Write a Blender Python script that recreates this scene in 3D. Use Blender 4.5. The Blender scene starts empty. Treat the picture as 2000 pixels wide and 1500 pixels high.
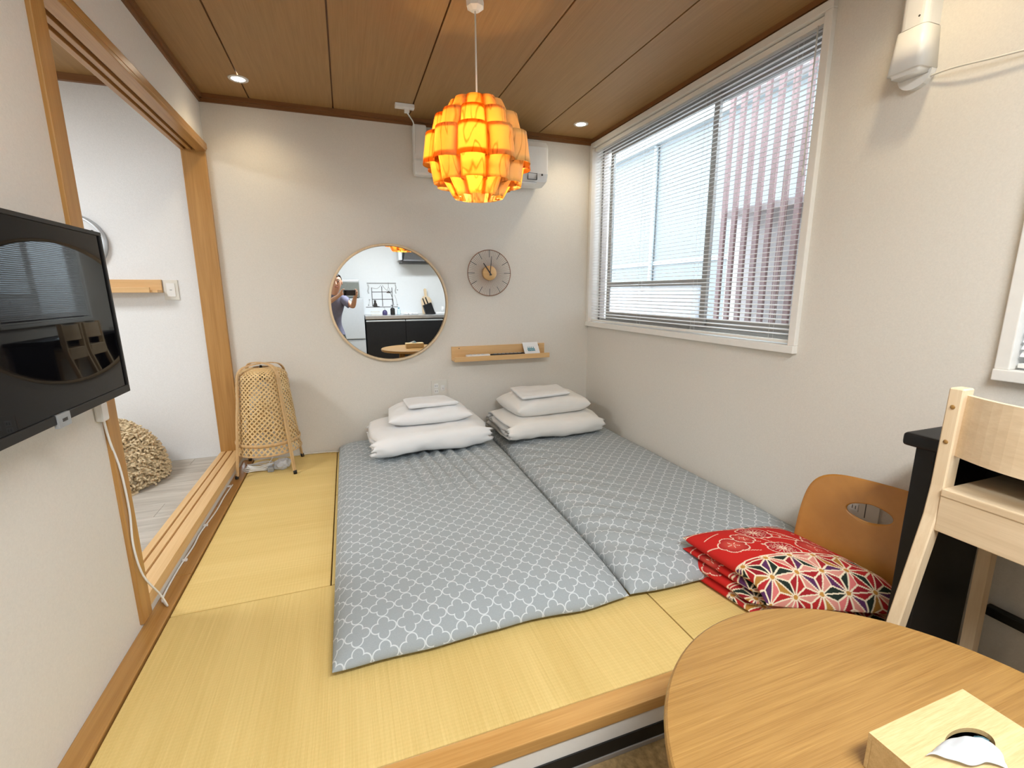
import bpy, bmesh, math, random
import numpy as np
from mathutils import Vector, Matrix, noise

random.seed(7)
SC = bpy.context.scene
COL = SC.collection
PI = math.pi

# ------------------------------------------------------------------ camera, world, exposure
# metres; the tatami platform top is z = 0, the lens is above x = y = 0
YAW, PITCH, ROLL, FPX = 0.34105613, -0.19760379, -0.00401249, 897.21
def camera_axes():
    f = Vector((math.sin(YAW) * math.cos(PITCH), math.cos(YAW) * math.cos(PITCH), math.sin(PITCH)))
    r0 = Vector((math.cos(YAW), -math.sin(YAW), 0)); u0 = r0.cross(f)
    r = r0 * math.cos(ROLL) + u0 * math.sin(ROLL)
    u = -r0 * math.sin(ROLL) + u0 * math.cos(ROLL)
    return r, u, f
CR, CU, CF = camera_axes()
cam_data = bpy.data.cameras.new('camera')
cam_data.sensor_width = 36.0
cam_data.lens = FPX / 2000.0 * 36.0
cam_data.clip_start = 0.005
cam = bpy.data.objects.new('camera', cam_data)
COL.objects.link(cam)
CAM_ROT = Matrix((CR, CU, -CF)).transposed()
cam.matrix_world = Matrix.Translation((0, 0, 1.1)) @ CAM_ROT.to_4x4()
SC.camera = cam

world = bpy.data.worlds.new('daylight'); SC.world = world
world.use_nodes = True
WB = world.node_tree.nodes['Background']
WB.inputs[0].default_value = (0.82, 0.91, 1.0, 1)
WB.inputs[1].default_value = 7.0

vs = SC.view_settings
vs.view_transform = 'Standard'; vs.look = 'None'; vs.gamma = 1.0; vs.use_curve_mapping = False
vs.exposure = 0.34

W_KITCHEN, W_DOWN, W_ADJ = 50.0, 9.5, 24.0
COOL = (0.93, 0.97, 1.0); WARM = (1.0, 0.80, 0.50)

# ------------------------------------------------------------------ helpers
def wloc(o):
    v = Vector((0, 0, 0))
    while o is not None:
        v += o.location; o = o.parent
    return v

def tag(o, label=None, cat=None, group=None, kind=None):
    if label: o['label'] = label
    if cat: o['category'] = cat
    if group: o['group'] = group
    if kind: o['kind'] = kind
    return o

def thing(name, loc, label=None, cat=None, group=None, kind=None, rz=0.0):
    o = bpy.data.objects.new(name, None)
    o.empty_display_size = 0.05
    COL.objects.link(o)
    o.location = loc; o.rotation_euler = (0, 0, rz)
    return tag(o, label, cat, group, kind)

def fin(bm, name, mat, parent=None, smooth=False, local=False, **kw):
    me = bpy.data.meshes.new(name)
    if isinstance(bm, bmesh.types.BMesh):
        bm.normal_update()
        bm.to_mesh(me); bm.free()
    else:
        me = bm
    return fin_mesh(me, name, mat, parent, smooth, local, **kw)

def fin_mesh(me, name, mat, parent=None, smooth=False, local=False, **kw):
    o = bpy.data.objects.new(name, me)
    if mat is not None:
        me.materials.clear(); me.materials.append(mat)
    if smooth:
        me.polygons.foreach_set('use_smooth', [True] * len(me.polygons))
    if parent is not None:
        if not local:
            me.transform(Matrix.Translation(-wloc(parent)))
        o.parent = parent
    elif not local:
        n = len(me.vertices); co = np.empty(n * 3); me.vertices.foreach_get('co', co); co = co.reshape(-1, 3)
        lo, hi = co.min(0), co.max(0)
        c = Vector(((lo[0] + hi[0]) / 2, (lo[1] + hi[1]) / 2, lo[2]))
        me.transform(Matrix.Translation(-c)); o.location = c
    COL.objects.link(o)
    return tag(o, **kw)

def B():
    return bmesh.new()

def bx(bm, x0, x1, y0, y1, z0, z1, bev=0.0, seg=2):
    r = bmesh.ops.create_cube(bm, size=1.0)
    vs_ = r['verts']
    for v in vs_:
        v.co = Vector(((x0 + x1) / 2 + v.co.x * (x1 - x0), (y0 + y1) / 2 + v.co.y * (y1 - y0), (z0 + z1) / 2 + v.co.z * (z1 - z0)))
    if bev > 0:
        es = list({e for v in vs_ for e in v.link_edges})
        bmesh.ops.bevel(bm, geom=es, offset=bev, segments=seg, affect='EDGES', profile=0.6)
    return bm

def box(name, mat, x0, x1, y0, y1, z0, z1, bev=0.0, parent=None, smooth=False, **kw):
    return fin(bx(B(), x0, x1, y0, y1, z0, z1, bev), name, mat, parent, smooth, **kw)

def frames(pts, closed=False):
    pts = [Vector(p) for p in pts]; n = len(pts); out = []
    prev = None
    for i, p in enumerate(pts):
        if closed:
            t = pts[(i + 1) % n] - pts[i - 1]
        else:
            t = pts[min(i + 1, n - 1)] - pts[max(i - 1, 0)]
        t.normalize()
        if prev is None:
            a = Vector((0, 0, 1)) if abs(t.z) < 0.9 else Vector((1, 0, 0))
            nrm = (a - t * a.dot(t)).normalized()
        else:
            nrm = (prev - t * prev.dot(t))
            nrm = nrm.normalized() if nrm.length > 1e-6 else prev
        prev = nrm
        out.append((p, t, nrm, t.cross(nrm)))
    return out

def tube(bm, pts, r, n=8, closed=False, ry=None):
    fr = frames(pts, closed); rings = []
    for i, (p, t, a, b) in enumerate(fr):
        rr = r[i] if isinstance(r, (list, tuple)) else r
        r2 = rr if ry is None else ry
        rings.append([bm.verts.new(p + a * (math.cos(2 * PI * k / n) * rr) + b * (math.sin(2 * PI * k / n) * r2)) for k in range(n)])
    m = len(rings)
    for i in range(m if closed else m - 1):
        A, C = rings[i], rings[(i + 1) % m]
        for k in range(n):
            bm.faces.new((A[k], A[(k + 1) % n], C[(k + 1) % n], C[k]))
    if not closed:
        bm.faces.new(rings[0][::-1]); bm.faces.new(rings[-1])
    return bm

def lathe(bm, prof, c=(0, 0, 0), n=24, axis='z', cap=True):
    def P(r, z, a):
        x, y = r * math.cos(a), r * math.sin(a)
        if axis == 'z': q = (x, y, z)
        elif axis == 'y': q = (x, z, y)
        else: q = (z, x, y)
        return Vector(q) + Vector(c)
    rings = [[bm.verts.new(P(r, z, 2 * PI * k / n)) for k in range(n)] for r, z in prof]
    for A, C in zip(rings, rings[1:]):
        for k in range(n):
            bm.faces.new((A[k], A[(k + 1) % n], C[(k + 1) % n], C[k]))
    if cap:
        for R in (rings[0], rings[-1]):
            try: bm.faces.new(R)
            except ValueError: pass
    bmesh.ops.recalc_face_normals(bm, faces=bm.faces[:])
    return bm

def cyl(bm, p0, p1, r, n=16):
    return tube(bm, [p0, p1], r, n)

def prism(bm, poly, axis, a0, a1):
    """poly: list of 2-D points in the plane normal to axis, extruded a0..a1"""
    def P(q, a):
        return {'x': (a, q[0], q[1]), 'y': (q[0], a, q[1]), 'z': (q[0], q[1], a)}[axis]
    A = [bm.verts.new(P(q, a0)) for q in poly]; C = [bm.verts.new(P(q, a1)) for q in poly]
    n = len(poly)
    for k in range(n):
        bm.faces.new((A[k], A[(k + 1) % n], C[(k + 1) % n], C[k]))
    bm.faces.new(A[::-1]); bm.faces.new(C)
    bmesh.ops.recalc_face_normals(bm, faces=bm.faces[:])
    return bm

def catmull(pts, k=6):
    pts = [Vector(p) for p in pts]; out = []
    for i in range(len(pts) - 1):
        p0 = pts[max(i - 1, 0)]; p1 = pts[i]; p2 = pts[i + 1]; p3 = pts[min(i + 2, len(pts) - 1)]
        for j in range(k):
            t = j / k
            out.append(0.5 * ((2 * p1) + (p2 - p0) * t + (2 * p0 - 5 * p1 + 4 * p2 - p3) * t * t + (3 * p1 - p0 - 3 * p2 + p3) * t ** 3))
    out.append(pts[-1])
    return out

def copy_tree(o, parent=None):
    c = o.copy(); COL.objects.link(c); c.parent = parent
    for ch in list(o.children):
        copy_tree(ch, c)
    return c

def text_mesh(body, size, depth=0.001):
    cu = bpy.data.curves.new('lettering', 'FONT'); cu.body = body; cu.size = size; cu.extrude = depth
    cu.align_x = 'CENTER'; cu.align_y = 'CENTER'
    o = bpy.data.objects.new('lettering', cu); COL.objects.link(o)
    dg = bpy.context.evaluated_depsgraph_get()
    me = bpy.data.meshes.new_from_object(o.evaluated_get(dg))
    bpy.data.objects.remove(o); bpy.data.curves.remove(cu)
    return me

# ------------------------------------------------------------------ materials
class NT:
    def __init__(s, name):
        s.m = bpy.data.materials.new(name); s.m.use_nodes = True
        s.t = s.m.node_tree; s.n = s.t.nodes; s.p = s.n['Principled BSDF']; s.out = s.n['Material Output']
    def add(s, typ, **kw):
        n = s.n.new(typ)
        for k, v in kw.items(): setattr(n, k, v)
        return n
    def lk(s, a, b): s.t.links.new(a, b)
    def math(s, op, a, b=None, c=None):
        n = s.n.new('ShaderNodeMath'); n.operation = op
        for i, v in enumerate((a, b, c)):
            if v is None: continue
            if isinstance(v, (int, float)): n.inputs[i].default_value = v
            else: s.lk(v, n.inputs[i])
        return n.outputs[0]
    def mix(s, fac, c1, c2):
        n = s.n.new('ShaderNodeMix'); n.data_type = 'RGBA'
        for sock, v in ((n.inputs[0], fac), (n.inputs[6], c1), (n.inputs[7], c2)):
            if isinstance(v, (int, float)): sock.default_value = v
            elif isinstance(v, tuple): sock.default_value = (*v, 1)
            else: s.lk(v, sock)
        return n.outputs[2]
    def coords(s, scale=(1, 1, 1), rot=(0, 0, 0), src='Object'):
        tc = s.add('ShaderNodeTexCoord'); mp = s.add('ShaderNodeMapping')
        mp.inputs['Scale'].default_value = scale; mp.inputs['Rotation'].default_value = rot
        s.lk(tc.outputs[src], mp.inputs[0]); return mp.outputs[0]
    def noise(s, vec, scale, detail=3, rough=0.55, rnd=True, dist=0.0):
        n = s.add('ShaderNodeTexNoise'); n.noise_dimensions = '4D'
        n.inputs['Scale'].default_value = scale; n.inputs['Detail'].default_value = detail
        n.inputs['Roughness'].default_value = rough; n.inputs['Distortion'].default_value = dist
        s.lk(vec, n.inputs['Vector'])
        if rnd:
            oi = s.add('ShaderNodeObjectInfo'); s.lk(s.math('MULTIPLY', oi.outputs['Random'], 37.0), n.inputs['W'])
        return n.outputs[0]
    def ramp(s, fac, a, b):
        n = s.add('ShaderNodeMapRange'); n.inputs[1].default_value = a; n.inputs[2].default_value = b
        s.lk(fac, n.inputs[0]); return n.outputs[0]
    def bump(s, h, strength=0.2, dist=0.002):
        n = s.add('ShaderNodeBump'); n.inputs['Strength'].default_value = strength; n.inputs['Distance'].default_value = dist
        s.lk(h, n.inputs['Height']); s.lk(n.outputs[0], s.p.inputs['Normal'])
    def base(s, c):
        if isinstance(c, tuple): s.p.inputs['Base Color'].default_value = (*c, 1)
        else: s.lk(c, s.p.inputs['Base Color'])
    def set(s, rough=0.5, metal=0.0, spec=0.5, **kw):
        s.p.inputs['Roughness'].default_value = rough; s.p.inputs['Metallic'].default_value = metal
        s.p.inputs['Specular IOR Level'].default_value = spec
        for k, v in kw.items(): s.p.inputs[k].default_value = v
        return s.m

def m_plain(name, col, rough=0.5, metal=0.0, spec=0.5, var=0.06, scale=30, bump=0.0, bscale=200):
    t = NT(name)
    v = t.coords()
    f = t.ramp(t.noise(v, scale, 2), 0.3, 0.7)
    t.base(t.mix(f, tuple(c * (1 - var) for c in col), tuple(min(1, c * (1 + var)) for c in col)))
    if bump: t.bump(t.noise(v, bscale, 3), bump, 0.002)
    return t.set(rough, metal, spec)

def m_wood(name, c1, c2, stretch=(14, 1, 14), scale=3.0, rough=0.45, fine=0.35, bump=0.08, spec=0.4, coat=0.0, dist=0.6):
    """grain runs along the axis with the small stretch value"""
    t = NT(name)
    v = t.coords(stretch)
    a = t.noise(v, scale, 4, 0.6, dist=dist)
    v2 = t.coords(tuple(s * 8 if s > 1.5 else s * 2.0 for s in stretch))
    b = t.noise(v2, scale, 3, 0.6)
    f = t.math('ADD', t.math('MULTIPLY', a, 1 - fine), t.math('MULTIPLY', b, fine))
    t.base(t.mix(t.ramp(f, 0.36, 0.64), c1, c2))
    t.bump(b, bump, 0.001)
    return t.set(rough, 0, spec, **({'Coat Weight': coat} if coat else {}))

def m_wallpaper(name, col):
    t = NT(name)
    v = t.coords()
    f = t.ramp(t.noise(v, 170, 4, 0.7), 0.3, 0.7)
    t.base(t.mix(f, tuple(c * 0.95 for c in col), tuple(min(1, c * 1.04) for c in col)))
    t.bump(t.noise(v, 190, 4, 0.65), 0.22, 0.004)
    return t.set(0.85, 0, 0.2)

def m_tatami(name, along):
    t = NT(name)
    st = (240, 3, 1) if along == 'y' else (3, 240, 1)
    v = t.coords(st)
    streak = t.noise(v, 1.0, 3, 0.6)
    w = t.add('ShaderNodeTexWave', wave_type='BANDS', bands_direction='X' if along == 'y' else 'Y')
    w.inputs['Scale'].default_value = 95; w.inputs['Distortion'].default_value = 0.5
    t.lk(t.coords(), w.inputs['Vector'])
    w2 = t.add('ShaderNodeTexWave', wave_type='BANDS', bands_direction='Y' if along == 'y' else 'X')
    w2.inputs['Scale'].default_value = 28; w2.inputs['Distortion'].default_value = 0.3
    t.lk(t.coords(), w2.inputs['Vector'])
    big = t.noise(t.coords((9, .8, 1) if along == 'y' else (.8, 9, 1)), 1.0, 2)
    h = t.math('ADD', t.math('MULTIPLY', w.outputs[1], 0.6), t.math('MULTIPLY', t.math('MULTIPLY', w.outputs[1], w2.outputs[1]), 0.5))
    f = t.math('ADD', t.math('MULTIPLY', streak, 0.5), t.math('ADD', t.math('MULTIPLY', h, 0.22), t.math('MULTIPLY', big, 0.35)))
    t.base(t.mix(t.ramp(f, 0.34, 0.80), (0.62, 0.435, 0.145), (0.83, 0.63, 0.265)))
    t.bump(h, 0.35, 0.0015)
    return t.set(0.6, 0, 0.3)

def m_quatrefoil(name):
    t = NT(name)
    tc = t.add('ShaderNodeTexCoord'); sp = t.add('ShaderNodeSeparateXYZ'); t.lk(tc.outputs['UV'], sp.inputs[0])
    P = 0.079
    qx = t.math('ABSOLUTE', t.math('SUBTRACT', t.math('FRACT', t.math('DIVIDE', sp.outputs[0], P)), 0.5))
    qy = t.math('ABSOLUTE', t.math('SUBTRACT', t.math('FRACT', t.math('DIVIDE', sp.outputs[1], P)), 0.5))
    a, rr = 0.265, 0.215
    def circ(cx, cy):
        dx = t.math('SUBTRACT', qx, cx); dy = t.math('SUBTRACT', qy, cy)
        return t.math('SUBTRACT', t.math('SQRT', t.math('ADD', t.math('MULTIPLY', dx, dx), t.math('MULTIPLY', dy, dy))), rr)
    d = t.math('MINIMUM', circ(a, 0.0), circ(0.0, a))
    d = t.math('MINIMUM', d, t.math('SUBTRACT', t.math('MAXIMUM', qx, qy), 0.2))
    line = t.math('SUBTRACT', 1.0, t.ramp(t.math('ABSOLUTE', d), 0.012, 0.030))
    weave = t.noise(t.coords(), 500, 2)
    g = t.mix(t.ramp(weave, 0.3, 0.7), (0.305, 0.335, 0.350), (0.348, 0.380, 0.397))
    t.base(t.mix(t.math('MULTIPLY', line, 0.8), g, (0.66, 0.70, 0.72)))
    t.bump(weave, 0.12, 0.001)
    return t.set(0.85, 0, 0.2)

def m_attr(name, rough=0.8):
    t = NT(name)
    a = t.add('ShaderNodeAttribute'); a.attribute_name = 'print'
    t.lk(a.outputs['Color'], t.p.inputs['Base Color'])
    t.bump(t.noise(t.coords(), 600, 2), 0.15, 0.001)
    return t.set(rough, 0, 0.2)

def m_veneer(name):
    t = NT(name)
    v = t.coords((14, 14, 3.0))
    a = t.noise(v, 1.0, 1, 0.4, dist=0.7)
    rings = t.math('ABSOLUTE', t.math('SUBTRACT', t.math('FRACT', t.math('MULTIPLY', a, 6.0)), 0.5))
    fine = t.noise(t.coords((120, 120, 4)), 2.0, 2)
    f = t.ramp(t.math('ADD', rings, t.math('MULTIPLY', fine, 0.15)), 0.03, 0.20)
    c = t.mix(f, (0.50, 0.22, 0.045), (0.86, 0.52, 0.18))
    t.base(c)
    t.set(0.5, 0, 0.3)
    tr = t.add('ShaderNodeBsdfTranslucent'); t.lk(t.mix(f, (0.55, 0.17, 0.01), (1.0, 0.50, 0.07)), tr.inputs[0])
    mx = t.add('ShaderNodeMixShader'); mx.inputs[0].default_value = 0.16
    t.lk(t.p.outputs[0], mx.inputs[1]); t.lk(tr.outputs[0], mx.inputs[2]); t.lk(mx.outputs[0], t.out.inputs[0])
    return t.m

def m_emit(name, col, strength):
    t = NT(name)
    t.p.inputs['Emission Color'].default_value = (*col, 1); t.p.inputs['Emission Strength'].default_value = strength
    v = t.noise(t.coords(), 20, 1); t.base(t.mix(v, col, col))
    return t.set(0.5)

def m_glass(name, tint=(0.9, 0.95, 0.97), frost=0.0):
    t = NT(name)
    tr = t.add('ShaderNodeBsdfTransparent'); tr.inputs[0].default_value = (*tint, 1)
    gl = t.add('ShaderNodeBsdfGlossy'); gl.inputs['Roughness'].default_value = 0.03
    lw = t.add('ShaderNodeLayerWeight'); lw.inputs[0].default_value = 0.5
    fac = t.math('ADD', t.math('MULTIPLY', t.math('POWER', lw.outputs['Facing'], 5.0), 0.6), 0.025)
    mx = t.add('ShaderNodeMixShader'); t.lk(fac, mx.inputs[0]); t.lk(tr.outputs[0], mx.inputs[1]); t.lk(gl.outputs[0], mx.inputs[2])
    last = mx.outputs[0]
    if frost:
        tl = t.add('ShaderNodeBsdfTranslucent'); tl.inputs[0].default_value = (0.95, 0.97, 0.98, 1)
        m2 = t.add('ShaderNodeMixShader'); m2.inputs[0].default_value = frost
        t.lk(last, m2.inputs[1]); t.lk(tl.outputs[0], m2.inputs[2]); last = m2.outputs[0]
    t.lk(last, t.out.inputs[0])
    return t.m

def m_slat(name):
    t = NT(name)
    t.base(t.mix(t.noise(t.coords((1, .2, 1)), 8, 1), (0.78, 0.76, 0.73), (0.84, 0.82, 0.79)))
    t.set(0.4, 0, 0.4)
    return t.m

def m_plastic_bag(name):
    t = NT(name)
    t.base(t.mix(t.noise(t.coords(), 30, 2), (0.75, 0.78, 0.82), (0.92, 0.94, 0.97)))
    return t.set(0.2, 0, 0.5, **{'Transmission Weight': 0.5})

WALL = m_wallpaper('cream_textured_wallpaper', (0.715, 0.674, 0.605))
WALL_W = m_wallpaper('white_textured_wallpaper', (0.78, 0.78, 0.775))
KWALL = m_plain('white_kitchen_panel', (0.80, 0.83, 0.85), 0.35, var=0.01)
CEIL_W = m_plain('white_ceiling_paper', (0.80, 0.80, 0.78), 0.9, var=0.02)
CEILW = m_wood('brown_ceiling_veneer', (0.300, 0.165, 0.058), (0.385, 0.225, 0.086), (30, 1.2, 30), 2.0, 0.5, 0.55, 0.05)
CROWN = m_wood('dark_brown_moulding', (0.17, 0.070, 0.020), (0.24, 0.105, 0.034), (20, 1, 20), 2.0, 0.45)
CROWNX = m_wood('dark_brown_moulding_cross', (0.17, 0.070, 0.020), (0.24, 0.105, 0.034), (1, 20, 20), 2.0, 0.45)
FRAME_Y = m_wood('honey_pine_rail', (0.34, 0.160, 0.038), (0.48, 0.255, 0.078), (16, 0.8, 16), 2.0, 0.32, spec=0.5)
FRAME_Z = m_wood('honey_pine_post', (0.37, 0.178, 0.044), (0.52, 0.278, 0.086), (16, 16, 0.8), 2.0, 0.32, spec=0.5)
FRAME_X = m_wood('honey_pine_edge', (0.46, 0.230, 0.062), (0.64, 0.365, 0.125), (0.8, 16, 16), 2.0, 0.32, spec=0.5)
SILLW = m_wood('pale_pine_sill', (0.62, 0.38, 0.16), (0.76, 0.52, 0.26), (16, 0.8, 16), 2.0, 0.4)
TAT_Y = m_tatami('tatami_rush_lengthwise', 'y')
TAT_X = m_tatami('tatami_rush_crosswise', 'x')
PLANK = m_wood('grey_washed_laminate', (0.36, 0.33, 0.29), (0.60, 0.56, 0.50), (1.0, 12, 12), 2.2, 0.5, 0.3)
QUATRE = m_quatrefoil('grey_quatrefoil_cotton')
COTTON = m_plain('white_cotton', (0.80, 0.80, 0.80), 0.9, spec=0.2, var=0.02, scale=6, bump=0.2, bscale=350)
LINEN = m_plain('warm_white_cotton', (0.78, 0.765, 0.735), 0.9, spec=0.2, var=0.02, scale=6, bump=0.2, bscale=350)
PRINT = m_attr('red_print_cotton')
VENEER = m_veneer('orange_wood_veneer')
BAMBOO = m_wood('pale_bamboo_strip', (0.60, 0.39, 0.165), (0.80, 0.58, 0.29), (10, 10, 3), 8.0, 0.5)
BAMBOO_FR = m_wood('tan_bamboo_frame', (0.50, 0.31, 0.14), (0.68, 0.45, 0.22), (12, 12, 2), 5.0, 0.45)
BIRCH = m_wood('light_birch', (0.69, 0.52, 0.33), (0.79, 0.63, 0.43), (12, 12, 1.2), 2.4, 0.45)
BIRCH_Y = m_wood('light_birch_panel', (0.65, 0.49, 0.31), (0.77, 0.61, 0.415), (12, 1.2, 12), 2.4, 0.45)
OAK_X = m_wood('oak_table_veneer', (0.262, 0.130, 0.033), (0.400, 0.222, 0.064), (1.4, 34, 34), 2.6, 0.38, 0.55, 0.06, coat=0.1, dist=0.15)
BAMBOO_BOX = m_wood('laminated_bamboo', (0.50, 0.335, 0.145), (0.665, 0.485, 0.245), (2.0, 40, 40), 2.2, 0.42, 0.5)
SHELFW = m_wood('oak_ledge', (0.60, 0.36, 0.15), (0.74, 0.48, 0.23), (1, 14, 14), 2.2, 0.45)
ZAISU = m_wood('caramel_plywood', (0.36, 0.150, 0.026), (0.47, 0.215, 0.045), (3, 2, 2), 1.6, 0.3, 0.2, spec=0.5)
BLACK = m_plain('black_stained_wood', (0.009, 0.009, 0.010), 0.48, var=0.2, spec=0.3)
BLACKP = m_plain('black_plastic', (0.014, 0.013, 0.012), 0.45, var=0.1, spec=0.3)
BLACKM = m_plain('black_wire', (0.03, 0.028, 0.026), 0.4, var=0.1)
SCREEN = m_plain('dark_glossy_screen', (0.003, 0.003, 0.004), 0.02, var=0.05, spec=0.16)
WHITEP = m_plain('white_plastic', (0.80, 0.79, 0.76), 0.35, var=0.015)
IVORY = m_plain('ivory_plastic', (0.70, 0.67, 0.60), 0.4, var=0.02)
WHITEPAINT = m_plain('white_painted_wood', (0.80, 0.775, 0.725), 0.45, var=0.02)
SLAT = m_slat('cream_aluminium_slat')
ALU = m_plain('brown_grey_aluminium', (0.36, 0.335, 0.31), 0.45, metal=0.3, var=0.05)
ALU_L = m_plain('pale_grey_aluminium', (0.55, 0.58, 0.60), 0.4, metal=0.5, var=0.03)
GLASS = m_glass('window_pane_glass')
FROST = m_glass('frosted_pane_glass', (0.85, 0.9, 0.93), 0.45)
STEEL = m_plain('brushed_steel', (0.62, 0.62, 0.62), 0.28, metal=0.9, var=0.05)
GREY = m_plain('mid_grey_plastic', (0.30, 0.31, 0.31), 0.5, var=0.05)
GREYL = m_plain('light_grey_enamel', (0.47, 0.50, 0.53), 0.35, var=0.02)
SHAG = m_plain('beige_shag_pile', (0.70, 0.56, 0.36), 0.95, var=0.28, scale=90, spec=0.1)
CARPET = m_plain('tan_plush_carpet', (0.36, 0.25, 0.12), 0.95, var=0.3, scale=60, spec=0.1, bump=1.0, bscale=160)
COPPER = m_plain('brown_copper_wire', (0.30, 0.17, 0.11), 0.4, metal=0.4, var=0.08)
SKIN = m_plain('skin', (0.52, 0.29, 0.19), 0.55, var=0.04)
SHIRT = m_plain('blue_grey_jersey', (0.17, 0.17, 0.24), 0.85, var=0.06, spec=0.2)
TROUSER = m_plain('dark_green_trouser_cloth', (0.03, 0.04, 0.035), 0.85, var=0.1)
HAIR = m_plain('black_hair', (0.010, 0.008, 0.007), 0.5, var=0.2)
LIP = m_plain('lip', (0.36, 0.13, 0.10), 0.5)
EYE = m_plain('dark_eye', (0.02, 0.015, 0.012), 0.2)
BRICK = m_plain('pink_brown_louvre', (0.200, 0.115, 0.105), 0.7, var=0.08)
RENDERW = m_plain('pale_exterior_render', (0.19, 0.19, 0.187), 0.9, var=0.03)
LILAC = m_plain('pale_pink_exterior_panel', (0.58, 0.51, 0.49), 0.8, var=0.03)
BLUE = m_plain('blue_ink', (0.06, 0.28, 0.36), 0.7, var=0.1)
CYANP = m_plain('pale_cyan_print', (0.35, 0.62, 0.70), 0.8, var=0.05)
TISSUE = m_plain('soft_white_paper', (0.74, 0.75, 0.76), 0.9, var=0.01, spec=0.1)
BULB = m_emit('glowing_bulb', (1.0, 0.78, 0.42), 140.0)
LED = m_emit('glowing_downlight', (1.0, 0.90, 0.72), 30.0)
LEDK = m_emit('glowing_ceiling_panel', (0.95, 0.98, 1.0), 6.0)
MIRROR = NT('mirror_glass')
MIRROR.base(MIRROR.mix(MIRROR.noise(MIRROR.coords(), 3, 1), (0.93, 0.96, 0.97), (0.94, 0.97, 0.98)))
MIRROR = MIRROR.set(0.0, 1.0)
TRANSP = m_plain('clear_bottle_plastic', (0.55, 0.68, 0.75), 0.15, var=0.05)
PURPLE = m_plain('dark_purple_plastic', (0.05, 0.04, 0.12), 0.35)

# ------------------------------------------------------------------ the setting
XL, XR, YB, ZC, ZF = -0.718, 1.843, 3.34, 2.222, -0.15
YK = -2.12                                      # kitchen end wall

def wall(name, mat, boxes):
    bm = B()
    for b in boxes: bx(bm, *b)
    return fin(bm, name, mat, kind='structure')

DO_Y0, DO_Y1, DO_Z0, DO_Z1 = 1.745, 3.315, 0.088, 1.912
wall('wall_left', WALL, [(-0.83, XL, YK, 1.675, ZF, ZC + .1), (-0.83, XL, 1.675, YB, 1.955, ZC + .1), (-0.83, XL, 1.675, YB, -0.1, 0.03)])
wall('wall_back', WALL, [(XL, XR + .12, YB, YB + .1, ZF, ZC + .1)])
W1 = (1.465, 3.338, 0.83, 2.192)                 # window 1 casing outer  y0 y1 z0 z1
W2 = (-1.075, 0.80, 0.835, 2.05)
x0, x1 = XR, XR + .12
wall('wall_right', WALL, [(x0, x1, YK, YB, ZF, .86), (x0, x1, YK, YB, 2.165, ZC + .1), (x0, x1, 0.775, 1.49, .86, 2.165), (x0, x1, YK, -1.045, .86, 2.165),
                          (x0, x1, -1.045, 0.775, 2.02, 2.165), (x0, x1, 3.315, YB, .86, 2.165)])
wall('wall_kitchen', KWALL, [(XL - .12, XR + .12, YK - .1, YK, ZF, ZC + .1)])
box('floor', CARPET, XL - .12, XR + .12, YK - .1, 0.90, ZF - .05, ZF, kind='structure')

# ceiling: brown veneer boards over the platform, white paper over the kitchen
ceil = thing('ceiling', (0.6, 2.2, ZC), kind='structure')
box('ceiling_backing', CROWN, XL, XR, 0.80, YB, ZC + .012, ZC + .03, parent=ceil)
cx = 0.007 - 2 * 0.4615
seams = [XL] + [0.007 + 0.4615 * k for k in range(-1, 4)] + [XR]
for a, b in zip(seams, seams[1:]):
    box('ceiling_panel', CEILW, a + .004, b - .004, 0.80, YB, ZC, ZC + .014, parent=ceil)
box('ceiling_kitchen', CEIL_W, XL - .12, XR + .12, YK - .1, 0.80, ZC, ZC + .03, kind='structure')
for nm, mat, b in (('trim_1', CROWN, (XL, XL + .022, 0.8, YB, 2.198, ZC)), ('trim_2', CROWNX, (XL, XR, YB - .022, YB, 2.198, ZC)),
                   ('trim_3', CROWN, (XR - .022, XR, 0.8, YB, 2.198, ZC))):
    bm = bx(B(), *b); 
    bxx = b
    if nm == 'trim_2': bx(bm, XL, XR, YB - .010, YB, 2.180, 2.198)
    elif nm == 'trim_1': bx(bm, XL, XL + .010, 0.8, YB, 2.180, 2.198)
    else: bx(bm, XR - .010, XR, 0.8, YB, 2.1925, 2.198)
    fin(bm, nm, mat, kind='structure')

# raised tatami platform
plat = thing('platform', (0.6, 2.1, ZF), kind='structure')
box('platform_base', BLACKP, XL, XR, 0.935, YB, ZF, -0.045, parent=plat)
G = 0.0024
mats = [(-0.653, 0.980, 0.941, 1.720, TAT_Y), (-0.653, -0.130, 1.720, YB - .005, TAT_X), (0.980, XR - .004, 0.941, 2.57, TAT_X),
        (-0.130, 0.980, 1.720, 2.57, TAT_Y), (-0.130, XR - .004, 2.57, YB - .005, TAT_Y)]
for a, b, c, d, m in mats:
    box('tatami_mat', m, a + G, b - G, c + G, d - G, -0.045, 0.0, .003, parent=plat)
for a, b in ((XL, -0.02), (-0.02, 0.86), (0.86, XR)):
    box('edge_board', FRAME_X, a + .0006, b - .0006, 0.879, 0.941, -0.036, 0.0005, .003, parent=plat)
box('riser_panel', WHITEPAINT, XL, XR, 0.886, 0.935, -0.092, -0.036, parent=plat)
box('kick_strip', BLACKP, XL, XR, 0.882, 0.935, -0.135, -0.092, .003, parent=plat)
box('kick_base', ALU, XL, XR, 0.880, 0.935, ZF, -0.135, .002, parent=plat)
tr = thing('baseboard_left', ((XL - .653) / 2, 2.1, 0), kind='structure')
for a, b in ((0.88, 1.98), (1.98, 2.62), (2.62, YB)):
    box('border_board', FRAME_Y, XL, -0.656, a + .0005, b - .0005, -0.04, 0.006, .003, parent=tr)

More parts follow.
